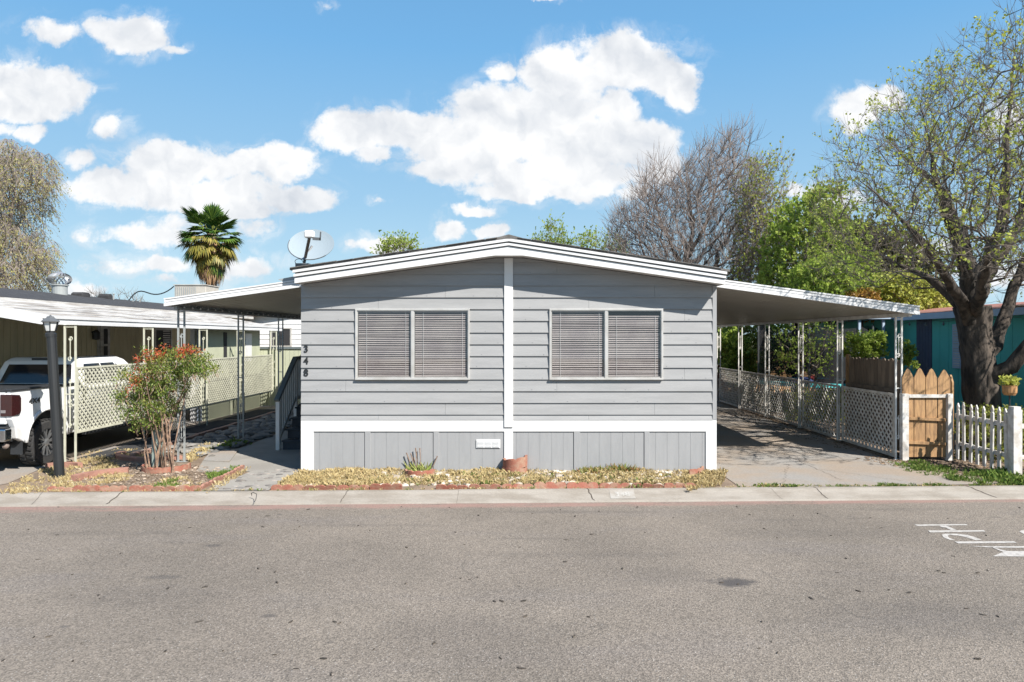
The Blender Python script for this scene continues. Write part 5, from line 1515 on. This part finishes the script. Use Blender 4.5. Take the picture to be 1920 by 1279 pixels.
tree('green_tree', 'bright green leafy tree above the carport roof', [(1490, 'g', 0), (1490, 600, 0), (1488, 550, 0)], [],
     [(1425,600),(1435,520),(1440,450),(1470,400),(1500,372),(1530,365),(1560,370),(1580,420),(1600,455),(1615,500),(1640,560),(1640,600)],
     26, 1.8, 1150, 74, 'twig_brown', 'twig_brown', 'leaf_green', tip=.008, twigs=(3, .12, .4), leaves=6, lsize=(.14, .05), cut=.06, step=.4)
tree('dark_tree', 'dark olive brown tree in the gap between carport roof and large tree', [(1600, 'g', 0), (1600, 620, 0), (1598, 590, 0)], [],
     [(1530,600),(1535,480),(1560,430),(1600,425),(1640,430),(1680,455),(1715,480),(1750,520),(1770,560),(1780,600)],
     30, 1.8, 1300, 75, 'twig_brown', 'twig_brown', 'leaf_dark', tip=.008, twigs=(3, .15, .5), leaves=7, lsize=(.17, .06), cut=.06, step=.5)
tree('yellow_tree', 'pale yellow green bushy tree behind the eave of the teal home', [(1700, 'g', 0), (1700, 620, 0), (1700, 600, 0)], [],
     [(1600,600),(1610,545),(1640,535),(1665,515),(1700,520),(1730,540),(1755,548),(1770,570),(1775,600)],
     23.5, 1.1, 900, 76, 'twig_brown', 'twig_brown', 'leaf_yellow', tip=.006, twigs=(3, .1, .3), leaves=6, lsize=(.11, .035), cut=.06, step=.4)
tree('lime_tree', 'bright lime coloured low tree directly above the white carport roof edge', [(1560, 'g', 0), (1560, 640, 0), (1560, 610, 0)], [],
     [(1480,600),(1490,540),(1510,500),(1540,490),(1570,492),(1590,515),(1620,535),(1640,560),(1650,600)],
     23.5, 1.0, 850, 77, 'twig_brown', 'twig_brown', 'leaf_green', tip=.006, twigs=(3, .1, .3), leaves=6, lsize=(.11, .04), cut=.06, step=.4)
# tips of trees over the ridge
for (px, pl, Y, lab, sd) in ((1040, [(1000,470),(1004,445),(1018,450),(1030,425),(1045,432),(1056,452),(1075,455),(1078,480)], 40, 'green tree top showing just right of the roof ridge', 81),
                         (1105, [(1080,480),(1085,448),(1105,440),(1118,442),(1122,462),(1150,450),(1165,462),(1170,490)], 40, 'green tree top between the ridge and the bare grey tree', 82),
                         (745, [(713,480),(720,466),(735,458),(750,456),(770,462),(776,478)], 38, 'small blue green tree top over the left roof slope', 83)):
    tree('distant_tree', lab, [(px, 'g', 0), (px, 560, 0), (px, 500, 0)], [], pl, Y, .8, 90, sd, 'twig_brown', 'twig_brown', 'leaf_green', tip=.008, twigs=(3, .3, .9), leaves=4, lsize=(.15, .05), cut=.06, step=.6)
# left weeping tree
tree('willow_tree', 'weeping willow like tree with yellow olive leaves at the left picture edge', [(-30, 'g', 0), (-28, 600, 0), (-10, 520, 0), (0, 480, 0)],
     [(1, (15, 430, 0), (28, 360, 0), (22, 300, 0)), (1, (-40, 400, 0), (-60, 320, 0)), (1, (30, 470, -.5), (60, 440, -.6))],
     [(-160,560),(-170,420),(-140,300),(-60,250),(0,252),(25,262),(55,272),(84,290),(88,330),(66,350),(50,372),(42,400),(48,420),(72,440),(86,468),(80,500),(60,512),(52,545),(30,560)],
     34, 2.6, 2100, 84, 'twig_brown', 'twig_pale', 'leaf_olive', tip=.009, twigs=(6, .4, 1.1), leaves=4, lsize=(.10, .026), droop=1.2, cut=.08, step=.6, up=0)
for (px, pl, lab, sd) in ((245, [(225,570),(232,545),(250,540),(262,555),(268,575)], 'leafless twiggy bush top above the olive home roof', 85),
                          (185, [(172,560),(180,548),(192,552),(196,562)], 'small bare sprigs behind the vents of the olive home', 86)):
    tree('bare_bush', lab, [(px, 'g', 0), (px, 600, 0), (px, 575, 0)], [], pl, 26, .5, 36, sd, 'twig_brown', 'twig_brown', None, tip=.007, twigs=(2, .15, .4), leaves=0, cut=.06, step=.4, cat='bush')
# small slender tree by the trampoline
tree('young_tree', 'slender young tree with bare pale limbs beside the trampoline', [(1500, 'g', 0), (1528, 720, 0), (1532, 690, 0)],
     [(1, (1545, 640, 0), (1560, 600, 0)), (1, (1500, 670, 0), (1460, 640, 0)), (1, (1525, 640, .2), (1515, 600, .2))],
     [(1462,690),(1455,640),(1465,612),(1500,600),(1570,600),(1580,650),(1560,700),(1500,705)],
     20.3, .3, 130, 87, 'twig_grey', 'twig_grey', 'leaf_green', tip=.006, twigs=(2, .1, .3), leaves=4, lsize=(.09, .03), cut=.03, step=.3)
def bush(name, label, poly, Y, dr, n, seed, lm, ls=(.09, .035), leaves=7, cat='bush', base=None, twigs=(3, .06, .2)):
    xs = [p[0] for p in poly]; bx = base or (min(xs) + max(xs)) / 2
    tree(name, label, [(bx, 'g', 0), (bx, max(p[1] for p in poly) - 2, 0)], [], poly, Y, dr, n, seed, 'twig_brown', 'twig_brown', lm, tip=.004, twigs=twigs, leaves=leaves, lsize=ls, cut=.05, step=.2, cat=cat)
bush('garden_bush', 'green leafy bush peeping over the old brown fence boards', [(1584,672),(1590,650),(1602,632),(1625,636),(1640,626),(1652,645),(1655,672)], 16.3, .3, 110, 91, 'leaf_green', (.06, .024), leaves=14)
bush('garden_bush', 'green bush behind the carport post next to the wooden gate', [(1690,692),(1692,655),(1700,645),(1708,660),(1710,692)], 16.0, .2, 40, 92, 'leaf_green', (.06, .024), leaves=12)
bush('garden_bush', 'green shrub seen deep under the carport between the last posts', [(1352,700),(1356,630),(1375,618),(1395,640),(1398,700)], 26.5, .8, 200, 93, 'leaf_green', (.13, .05))
bush('garden_bush', 'yellow autumn coloured shrub beyond the far lattice panels', [(1372,720),(1376,670),(1395,655),(1415,670),(1420,720)], 27, .8, 200, 94, 'leaf_yellow', (.13, .05))
bush('garden_bush', 'dark green shrub behind the trampoline net', [(1425,700),(1430,665),(1470,645),(1530,650),(1560,670),(1570,705)], 25.5, .9, 300, 95, 'leaf_green', (.09, .035), leaves=9)
bush('garden_bush', 'orange leaved bush at the foot of the pale yellow tree', [(1585,598),(1590,560),(1620,548),(1645,560),(1650,598)], 22.6, .5, 220, 96, 'leaf_orange', (.10, .03))
bush('flower_bush', 'low yellow green flowering bush behind the picket fence', [(1805,870),(1800,800),(1830,770),(1880,775),(1930,770),(1960,820),(1960,880)], 13.2, .45, 260, 97, 'leaf_spring', (.06, .02))
for k_, (pc, Yb) in enumerate(((1405, 25.2), (1450, 22.2), (1500, 19.6), (1552, 17.6))):
    bush('weed_bush', ['low weeds behind the farthest white lattice', 'low weeds behind the fourth white lattice panel', 'low weeds behind the third white lattice panel', 'low weeds behind the second white lattice panel'][k_],
         [(pc - 22, 790), (pc - 20, 745), (pc, 728), (pc + 22, 745), (pc + 26, 795)], Yb, .35, 90, 98 + k_, 'leaf_spring', (.09, .03), leaves=4)
for px_, pl_, Yb, lab, lm_, sd in ((1375, [(1335,700),(1338,625),(1365,606),(1400,604),(1425,625),(1430,700)], 33, 'tall green hedge plant closing the view behind the yellow shrub', 'leaf_spring', 121),
                                 (1450, [(1410,700),(1415,620),(1445,600),(1480,602),(1500,630),(1505,700)], 33.5, 'green hedge plant behind the trampoline net, left half', 'leaf_green', 122),
                                 (1530, [(1490,700),(1495,620),(1530,598),(1570,602),(1590,625),(1600,700)], 32.5, 'green hedge plant behind the trampoline net, right half', 'leaf_yellow', 123)):
    bush('hedge_plant', lab, pl_, Yb, .9, 420, sd, lm_, (.13, .05), leaves=7)
bf_ = MB(); rn = random.Random(5)
for i in range(140):
    p = Vector((hpX + rn.uniform(-.12, .12), hpY + rn.uniform(-.1, .1), hpz + .17 + rn.uniform(0, .17))); leaf(bf_, p, rv(rn, .8), .09, .028, rn)
tag(bf_.build('basket_plant', MATS['leaf_yellow']), 'tuft of yellow leaves growing in the orange wicker basket', 'plant')

# ---------------------------------------------------------------- red tipped shrub
SY = 12.0
shr = empty('red_tipped_shrub', (X_at(308, SY), SY, 0), 'many stemmed shrub with green leaves and red tips before the grey awning post', 'shrub')
rn = random.Random(101); st_ = MB(); lf = MB(); lr = MB()
poly = [(X_at(x, SY), Z_at(y, SY)) for x, y in [(232,760),(236,725),(228,715),(245,695),(262,688),(272,668),(285,655),(300,648),(318,662),(335,655),(352,652),(372,664),(392,682),(396,705),(380,702),(362,700),(345,712),(338,735),(325,750),(314,790),(296,800),(282,812),(262,806),(244,786)]]
stems = []
for i in range(17):
    bx = X_at(rn.uniform(284, 338), SY); by = SY + rn.uniform(-.15, .2)
    while True:
        tx, tz = rn.uniform(poly[0][0], X_at(385, SY)), rn.uniform(1.3, 2.2)
        if inside(poly, tx, tz): break
    ty = SY + rn.uniform(-.35, .4); mx = bx + (tx - bx) * .28
    pts = [(bx, by, -.02), (bx + (mx - bx) * .5, by, .35), (mx, (by + ty) / 2, .85), (tx * .7 + mx * .3, ty, (.85 + tz) / 2 + .1), (tx, ty, tz)]
    st_.tube(pts, [rn.uniform(.012, .021), .013, .010, .008, .004], 6, cap=False)
cl_ = []
for i in range(370):
    while True:
        x, z = rn.uniform(min(p[0] for p in poly), max(p[0] for p in poly)), rn.uniform(min(p[1] for p in poly), max(p[1] for p in poly))
        if inside(poly, x, z): break
    cl_.append(Vector((x, SY + rn.uniform(-.42, .42), z)))
REDS = [(X_at(x, SY), Z_at(y, SY), r) for x, y, r in ((252,720,.13),(266,716,.10),(285,694,.08),(300,662,.13),(275,678,.09),(355,660,.09),(250,782,.04),(290,702,.07),(318,735,.04))]
for c in cl_:
    red = any(math.hypot(c.x - a, c.z - z) < r for a, z, r in REDS)
    st_.tube([c + Vector((rn.uniform(-.1, .1), rn.uniform(-.1, .1), -.16)), c], [.004, .002], 3, cap=False)
    for k in range(34):
        o = c + Vector((rn.gauss(0, .043), rn.gauss(0, .043), rn.gauss(0, .04)))
        leaf(lr if red and rn.random() < .8 else lf, o, rv(rn, .5), rn.uniform(.038, .07), .0095, rn)
st_.build('stems', MATS['stem_tan'], shr); lf.build('foliage', MATS['leaf_shrub'], shr); lr.build('red_tips', MATS['leaf_red'], shr)
mat('pedestal_green', (0.24, 0.29, 0.26), .6)
px0 = X_at(284, 12.45); px1 = X_at(299, 12.45)
ped = empty('meter_pedestal', ((px0 + px1) / 2, 12.5, 0), 'grey green utility pedestal box standing behind the red-tipped shrub', 'utility box')
MB().box(px0, px1, 12.45, 12.6, 0, .95).build('housing', MATS['pedestal_green'], ped, bevel=.01)
MB().box(px0 - .01, px1 + .01, 12.44, 12.61, .951, .985).build('lid', MATS['pedestal_green'], ped, bevel=.01)

# ---------------------------------------------------------------- palm
PY = 35.0; pcx, pcz = X_at(396, PY), Z_at(449, PY)
palm = empty('fan_palm', (pcx, PY, 0), 'fan palm with a skirt of dead brown fronds above the left awning', 'palm tree')
leafmat('palm_green', [(.02, .055, .012), (.045, .10, .018), (.10, .16, .025), (.03, .07, .015)], .15, .35)
leafmat('palm_yellow', [(.16, .15, .025), (.30, .24, .05), (.12, .13, .03), (.36, .27, .10)], .25, .5)
leafmat('palm_dead', [(.34, .20, .10), (.50, .33, .19), (.24, .14, .08), (.58, .42, .26)], .25, .8)
MB().tube([(pcx, PY, 0), (pcx, PY, pcz - 1.4), (pcx, PY, pcz - .2), (pcx, PY, pcz + .3)], [.3, .26, .3, .2], 12).build('trunk', MATS['twig_brown'], palm)
rn = random.Random(55); gm, ym, dm, pm = MB(), MB(), MB(), MB()
def frond(b, az, el, pl, fl, nl=17, spread=2.5, drp=.25, wd=.055):
    d = Vector((math.cos(az) * math.cos(el), math.sin(az) * math.cos(el), math.sin(el)))
    o = Vector((pcx, PY, pcz)) + Vector((d.x * .15, d.y * .15, max(-.3, d.z * .2)))
    e = o + d * pl + Vector((0, 0, -.10 * pl))
    pm.tube([o, o + d * pl * .5, e], [.02, .016, .012], 4, cap=False)
    d2 = (e - o).normalized(); side = d2.cross(Vector((0, 0, 1)))
    side = side.normalized() if side.length > .1 else Vector((1, 0, 0)); 
    side = (side + rv(rn) * .3).normalized()
    nn = side.cross(d2).normalized()
    for k in range(nl):
        a = spread * (k / (nl - 1) - .5)
        q = (d2 * math.cos(a) + side * math.sin(a)).normalized(); L = fl * (1 - .16 * abs(a)) * rn.uniform(.88, 1.05)
        m_ = e + q * L * .6 + nn * .03; tpp = e + q * L + Vector((0, 0, -drp * L * rn.uniform(.6, 1.4)))
        s_ = q.cross(nn).normalized() * wd
        b.add([e, m_ + s_, tpp, m_ - s_], [(0, 1, 2, 3)])
for i in range(26): frond(gm, rn.uniform(0, 6.28), rn.uniform(.45, 1.5), rn.uniform(.7, 1.15), rn.uniform(.75, 1.0), drp=.06, spread=rn.uniform(1.3, 2.3), nl=13)
for i in range(30): frond(gm, rn.uniform(0, 6.28), rn.uniform(-.15, .5), rn.uniform(.6, .95), rn.uniform(.7, .9), drp=.2)
for i in range(64): frond(ym if rn.random() < .8 else gm, rn.uniform(0, 6.28), rn.uniform(-1.25, .1), rn.uniform(.5, .95), rn.uniform(.6, .85), drp=.4)
for i in range(1500):
    a = rn.uniform(0, 6.28); t = rn.random(); z0 = pcz - .1 - 1.3 * t; r0_ = .25 + .35 * rn.random(); L = rn.uniform(.5, 1.2)
    o = Vector((pcx + r0_ * math.cos(a), PY + r0_ * math.sin(a), z0)); k = (.86 - .26 * t)
    e = Vector((pcx + (k - .12) * math.cos(a + rn.uniform(-.15, .15)) * rn.uniform(.7, 1.1), PY + (k - .12) * math.sin(a) * rn.uniform(.7, 1.1), max(pcz - 2.65, z0 - L)))
    s_ = Vector((-math.sin(a), math.cos(a), 0)) * rn.uniform(.018, .045); m_ = o.lerp(e, .5) + Vector((math.cos(a), math.sin(a), 0)) * .08
    dm.add([o, m_ + s_, e, m_ - s_], [(0, 1, 2, 3)])
gm.build('green_fronds', MATS['palm_green'], palm); ym.build('yellow_fronds', MATS['palm_yellow'], palm); dm.build('dead_skirt', MATS['palm_dead'], palm); pm.build('petioles', MATS['leaf_spring'], palm)

# ================================================================ BEDS, EDGING, GRASS, STONES
def scallop_strip(p0, p1, h=.085, th=.045, z0=0.0, n=4, tilt=0.0):
    """a straight edging brick with a scalloped top"""
    b = MB(); jr = random.Random(int(p0[0] * 997)); p0, p1 = Vector((*p0, 0)), Vector((*p1, 0)); d = p1 - p0; L = d.length; d.normalize(); nn = Vector((-d.y, d.x, 0))
    prof = [(0.004, -.04), (L - .004, -.04)]
    top = []
    for i in range(n * 8 + 1):
        u = i / (n * 8); k = (u * n) % 1 if i < n * 8 else 1; top.append((.004 + (L - .008) * u, h - .028 + .028 * math.sqrt(max(0, 1 - (2 * k - 1) ** 2))))
    drop = jr.choice((0, 0, 0, 1)); top = [(u_, z_ - (.025 * drop * (u_ / L)) - jr.uniform(0, .004)) for u_, z_ in top]; poly = prof + top[::-1]; m_ = len(poly)
    vs = [p0 + d * a + Vector((0, 0, z0 + z)) + nn * tilt * z for a, z in poly] + [p0 + d * a + nn * th + Vector((0, 0, z0 + z)) + nn * tilt * z for a, z in poly]
    b.add(vs, [tuple(range(m_)), tuple(range(m_, 2 * m_))[::-1]] + [((i + 1) % m_, i, m_ + i, m_ + (i + 1) % m_) for i in range(m_)])
    return b
def edging_row(px_a, py_a, px_b, py_b, n, label, group, m='terracotta', seed=0, gaps=()):
    rr = random.Random(seed); A, B = Vector(G(px_a, py_a)), Vector(G(px_b, py_b))
    for i in range(n):
        if rr.random() < .06: rr.random(); continue
        a = A.lerp(B, i / n); c = A.lerp(B, (i + .985) / n); j = Vector((0, rr.uniform(-.015, .015)))
        nsc = max(2, round((c - a).length / .15))
        o = scallop_strip(a + j, c + j * rr.uniform(-1, 1), h=.085 + rr.uniform(-.015, .012), n=nsc, tilt=rr.uniform(-.3, .3)).build('edging_brick', MATS[m])
        tag(o, label, 'garden edging', group)
edging_row(507, 919, 1306, 915, 13, 'scalloped terracotta edging brick in the long row before the grey home', 'front bed edging row', seed=1)
edging_row(86, 921, 236, 921, 3, 'scalloped terracotta edging brick in the kerbside row left of the pebble walk', 'left bed edging row', seed=2)
edging_row(241, 921, 376, 921, 3, 'scalloped terracotta edging brick in the kerbside row nearer the pebble walk', 'left bed edging row right half', seed=3)
edging_row(380, 917, 458, 880, 4, 'pale pink edging brick running diagonally along the pebble walk', 'diagonal edging row', 'terracotta_pale', seed=4)
def arc_wall(cx, cy, r, a0, a1, h, th=.04, z0=0, m='terracotta', n=6, label='', name='edging_ring', sc_=.02):
    b = MB(); N = n * 6; vs = []; fs = []
    for i in range(N + 1):
        u = i / N; a = a0 + (a1 - a0) * u; k = (u * n) % 1; zz = z0 + h - sc_ + sc_ * math.sqrt(max(0, 1 - (2 * k - 1) ** 2))
        for rr_, z in ((r, -.03 + z0), (r, zz), (r - th, zz), (r - th, -.03 + z0)): vs.append((cx + rr_ * math.cos(a), cy + rr_ * math.sin(a), z))
    for i in range(N):
        for j in range(4): fs.append((i * 4 + j, (i + 1) * 4 + j, (i + 1) * 4 + (j + 1) % 4, i * 4 + (j + 1) % 4))
    fs += [(0, 1, 2, 3), (N * 4 + 3, N * 4 + 2, N * 4 + 1, N * 4)]
    b.add(vs, fs); return tag(b.build(name, MATS[m]), label, 'garden edging') if label else b
cx, cy = G(312, 880)
arc_wall(cx, cy, .40, math.pi * .95, math.pi * 2.12, .10, n=9, label='round scalloped terracotta ring at the foot of the red-tipped shrub')
cx, cy = G(1276, 884)
arc_wall(cx, cy, .40, math.pi * .05, math.pi * .98, .13, n=6, label='back half of the broken terracotta ring at the right end of the front bed')
arc_wall(cx, cy, .40, math.pi * 1.55, math.pi * 1.98, .11, n=3, label='loose front piece of the broken terracotta ring at the right end of the bed')
cx, cy = G(967, 886); cx -= .02
o = empty('stacked_planter', (cx, cy, 0), 'two stacked orange terracotta ring pieces leaning at the white centre trim', 'planter')
arc_wall(cx, cy, .22, math.pi * .9, math.pi * 2.1, .11, n=4).build('lower_ring', MATS['terracotta'], o)
bb = arc_wall(cx + .01, cy, .215, math.pi * .88, math.pi * 2.15, .15, n=4, z0=.125)
bb.v = [(x, y, z + (x - cx) * .14) for x, y, z in bb.v]; bb.build('upper_ring', MATS['terracotta'], o)
cx, cy = G(787, 889)
arc_wall(cx, cy, .26, math.pi * 1.0, math.pi * 2.0, .10, n=5, label='half round terracotta edging holding the spiky succulent in the front bed')
cx, cy = G(205, 905)
arc_wall(cx + .15, cy + .05, .85, math.pi * .62, math.pi * .98, .10, th=.13, n=5, m='terracotta_pale', label='long curved pink edging stone lying loose between lamp post and shrub', sc_=.004)
cx, cy = G(110, 884)
arc_wall(cx - .1, cy - .05, .5, math.pi * .3, math.pi * .75, .09, th=.08, n=3, m='terracotta_pale', label='curved pink edging stone behind the leaning lamp post', sc_=.004)
arc_wall(-7.25, 13.9, .9, math.pi * 1.05, math.pi * 1.75, .07, th=.14, n=5, m='terracotta_pale', label='curved pink edging stone before the first green lattice panel', sc_=.004)
# stake
sx_, sy_ = G(65, 902)
tag(MB().prism([(sx_ - .028, 0), (sx_ + .03, 0), (sx_ + .036, .13), (sx_ - .02, .12)], 'y', sy_, sy_ + .04).build('wooden_stake', MATS['fence_old']), 'short stub of a wooden stake in the dry grass left of the lamp post', 'stake')
# bent wire on the kerb
wxk, wyk = G(476, 936, -.04)
tag(MB().tube([(wxk - .07, wyk + .10, -.01), (wxk - .07, wyk + .08, .03), (wxk - .03, wyk + .06, .045), (wxk + .03, wyk + .03, .03), (wxk + .05, wyk - .05, -.03), (wxk + .05, wyk - .10, -.055)], .005, 5).build('bent_wire', MATS['black_metal']), 'bent black wire hooked over the kerb below the pebble walk', 'wire')

leafmat('straw', [(.38, .29, .13), (.54, .44, .24), (.46, .37, .18), (.30, .21, .10), (.60, .52, .32)], .25, .85)
leafmat('grass_green', [(.06, .12, .02), (.12, .20, .035), (.20, .24, .06), (.09, .15, .03)], .3, .6)
def blades(name, poly_px, n, hgt, m, seed, label_kind='stuff', wid=.006, lay=.8, world=False, dens=None, margin=0):
    """tufts of bent blades, thick in some places and thin in others"""
    rn = random.Random(seed); poly = poly_px if world else [G(x, y) for x, y in poly_px]
    xs = [p[0] for p in poly]; ys = [p[1] for p in poly]; b = MB(); k = 0; tries = 0; wid = min(wid, .003); lay *= .6
    while k < n and tries < n * 10:
        tries += 1
        x0, y0 = rn.uniform(min(xs), max(xs)), rn.uniform(min(ys), max(ys))
        if not inside(poly, x0, y0): continue
        c = .5 + .5 * math.sin(x0 * 5.1 + 1.3 * math.sin(y0 * 7)) * math.sin(y0 * 6.3 + x0 * 2.2)
        if rn.random() > .22 + .78 * c * c: continue
        th = rn.uniform(.5, 1.35) * (.6 + .6 * c)
        for _ in range(rn.randint(4, 13)):
            a = rn.uniform(0, 6.28); r = rn.uniform(0, .028); dx, dy = math.cos(a), math.sin(a); x, y = x0 + dx * r, y0 + dy * r
            h = rn.uniform(*hgt) * th; l = rn.uniform(.15, 1) * lay * h; w_ = wid * rn.uniform(.5, 1.3)
            b.add([(x - dy * w_, y + dx * w_, 0), (x + dy * w_, y - dx * w_, 0), (x + dx * l * .5 + dy * w_ * .7, y + dy * l * .5 - dx * w_ * .7, h * .75), (x + dx * l * 1.4, y + dy * l * 1.4, h * rn.uniform(.6, 1.05))], [(0, 1, 2, 3)])
            k += 1
    return tag(b.build(name, MATS[m]), kind='stuff')
front = [(518, 911), (1300, 909), (1350, 905), (1343, 884), (566, 884)]
blades('dry_grass', front, 40000, (.02, .085), 'straw', 1, wid=.0036)
blades('dry_grass', [(515, 916), (700, 914), (690, 885), (566, 884)], 12000, (.03, .10), 'straw', 2)
blades('dry_grass', [(1285, 922), (1352, 912), (1362, 884), (1318, 884)], 4500, (.02, .085), 'straw', 3, wid=.004)
blades('dry_grass', [(0, 927), (90, 926), (250, 900), (200, 860), (140, 862), (60, 890), (0, 920)], 8000, (.02, .07), 'straw', 4, wid=.004)
blades('dry_grass', [(355, 870), (400, 845), (410, 838), (385, 835), (350, 850)], 1200, (.04, .12), 'straw', 5)
blades('dry_grass', [(140, 868), (270, 862), (290, 845), (200, 845), (150, 855)], 1100, (.03, .07), 'straw', 6)
blades('dry_grass', [(380, 925), (402, 925), (470, 880), (455, 878)], 700, (.03, .06), 'straw', 7)
blades('green_grass', [(260, 918), (330, 900), (335, 912), (320, 921)], 900, (.03, .07), 'grass_green', 8)
blades('green_grass', [(250, 915), (372, 918), (380, 905), (330, 895)], 1000, (.03, .06), 'straw', 9)
blades('green_grass', [(385, 893), (440, 876), (452, 880), (400, 902)], 1000, (.03, .07), 'grass_green', 10)
blades('green_grass', [(355, 852), (440, 832), (470, 835), (380, 850)], 700, (.04, .14), 'grass_green', 11)
# strip along the kerb in front of the drive and verge by the fence
strip = []
n_ = 24
for i in range(n_ + 1):
    X = 3.6 + i * (8.2 - 3.6) / n_; strip.append((X, YK(X) + .01))
for i in range(n_, -1, -1):
    X = 3.6 + i * (8.2 - 3.6) / n_; strip.append((X, YK(X) + .10 + .05 * math.sin(i * 1.7)))
blades('green_grass', strip, 2600, (.02, .06), 'grass_green', 12, world=True)
blades('dry_grass', strip, 1200, (.02, .05), 'straw', 13, world=True)
blades('green_grass', [(1660, 868), (1700, 885), (1790, 903), (1920, 912), (2000, 912), (2000, 890), (1880, 890), (1780, 878), (1700, 866)], 5600, (.03, .09), 'grass_green', 14)
blades('green_grass', [(1830, 912), (1920, 912), (1920, 895), (1870, 885)], 1800, (.05, .13), 'grass_green', 15)
blades('dry_grass', strip2 := [(-7.0, YK(-7) + .0), (-3.6, YK(-3.6) + .0), (3.6, YK(3.6) + .0), (3.6, YK(3.6) + .06), (-3.6, YK(-3.6) + .06), (-7.0, YK(-7) + .06)], 1300, (.015, .05), 'straw', 16, world=True)
blades('green_grass', strip2, 420, (.02, .07), 'grass_green', 17, world=True)
# litter and soil in the shade behind the gate
mat('leaf_litter', (0.16, 0.11, 0.07), .95, (.08, .055, .035), 8, .9, island=.5)
mat('stone_pale', (0.42, 0.37, 0.31), .85, (0.30, .25, .20), 5, .8, island=.35, bump=.3)
mat('stone_brown', (0.20, 0.15, 0.11), .85, (0.30, .25, .20), 5, .8, island=.5, bump=.3)
def rocks(name, poly_px, n, r, m, seed, flat=.6):
    rn = random.Random(seed); poly = [G(x, y) for x, y in poly_px]; b = MB(); k = 0
    xs = [p[0] for p in poly]; ys = [p[1] for p in poly]
    while k < n:
        x, y = rn.uniform(min(xs), max(xs)), rn.uniform(min(ys), max(ys))
        if inside(poly, x, y): b.ico((x, y, .008), r[0] + (r[1] - r[0]) * rn.random() ** 2.5, .25, k + seed * 1000, flat); k += 1
    return tag(b.build(name, MATS[m]), kind='stuff')
rocks('bed_stones', [(560, 913), (1290, 911), (1310, 886), (600, 886)], 950, (.010, .07), 'stone_pale', 1)
rocks('wall_foot_pebbles', [(590, 889), (1300, 889), (1300, 884.5), (590, 884.5)], 260, (.02, .07), 'stone_pale', 2)
rocks('bed_pebbles', [(110, 918), (370, 916), (440, 880), (330, 870), (150, 870)], 700, (.008, .045), 'stone_brown', 3)
rocks('leaf_litter', [(110, 918), (370, 916), (440, 880), (330, 870), (130, 870)], 1500, (.006, .028), 'leaf_litter', 4, .3)
rocks('leaf_litter', [(1600, 862), (1800, 895), (1900, 900), (1990, 890), (1800, 850), (1650, 850)], 1500, (.008, .04), 'leaf_litter', 5, .4)
rocks('drive_litter', [(1346, 775), (1660, 868), (1680, 860), (1400, 770)], 900, (.006, .03), 'leaf_litter', 6, .4)
# succulents
leafmat('succulent', [(.10, .15, .03), (.20, .25, .06), (.30, .30, .10), (.14, .20, .05)], .1, .45)
leafmat('iceplant', [(.10, .16, .04), (.17, .22, .05), (.30, .14, .06), (.12, .18, .06)], .1, .45)
def spikes(b, cx, cy, n, L, r, up, rn, wd=.014):
    for i in range(n):
        a = rn.uniform(0, 6.28); q = Vector((math.cos(a), math.sin(a), up * rn.uniform(.6, 1.6))).normalized(); o = Vector((cx + r * rn.uniform(-1, 1), cy + r * .6 * rn.uniform(-1, 1), 0))
        e = o + q * L * rn.uniform(.6, 1.1); m_ = o.lerp(e, .5)
        b.tube([o, m_ + Vector((0, 0, -.004)), e], [wd, wd * .85, wd * .15], 5)
rn = random.Random(61)
cx, cy = G(785, 886)
su = empty('spiky_succulent', (cx, cy, 0), 'spiky green succulent with tall reddish flower stalks in the front bed', 'plant')
b = MB(); spikes(b, cx, cy, 60, .22, .17, 1.5, rn, .016); b.build('leaves', MATS['succulent'], su)
b = MB()
for px, py, pb in ((762, 849, 880), (770, 850, 880), (779, 840, 884), (787, 840, 884), (776, 858, 885), (820, 855, 878), (818, 880, 884)):
    a = Vector((X_at(pb * 0 + px + (785 - px) * .45, cy), cy, 0)); e = Vector((X_at(px, cy), cy, Z_at(py, cy)))
    b.tube([a, a.lerp(e, .5) + Vector((.015, 0, 0)), e], [.008, .007, .010], 5)
b.build('flower_stalks', MATS['stem_tan'], su)
b = MB()
for (px, n, r_, L) in ((1110, 110, .20, .15), (1140, 130, .22, .16), (1162, 60, .12, .20), (1178, 40, .07, .19), (1192, 18, .05, .14), (1080, 20, .05, .08)):
    cx, cy = G(px, 888); spikes(b, cx, cy + .03, n, L, r_, 1.2, rn, .011)
tag(b.build('ice_plant_clump', MATS['iceplant']), 'low clump of green and reddish ice plant in the right half of the front bed', 'plant')
b = MB(); cx, cy = G(600, 892); spikes(b, cx, cy, 30, .10, .10, .8, rn, .007); tag(b.build('dried_weed', MATS['leaf_brown']), 'small dried brown weed in the straw near the left white corner trim', 'plant')
for px, lab in ((1010, 0), (880, 0)): pass
cx, cy = G(580, 884); tag(MB().tube([(cx, cy, 0), (cx - .01, cy, .12), (cx + .005, cy, .24)], .009, 6).build('dry_stalk', MATS['black_metal']), 'thin dark stalk standing against the left white corner trim', 'stalk')
# debris on the road
mat('litter_dark', (0.06, 0.05, 0.04), .9)

blades('green_weeds', [(600, 912), (1280, 910), (1290, 890), (600, 890)], 2200, (.03, .075), 'grass_green', 41)
blades('brown_weeds', [(530, 912), (1300, 910), (1310, 888), (590, 888)], 1200, (.02, .06), 'leaf_brown', 42)
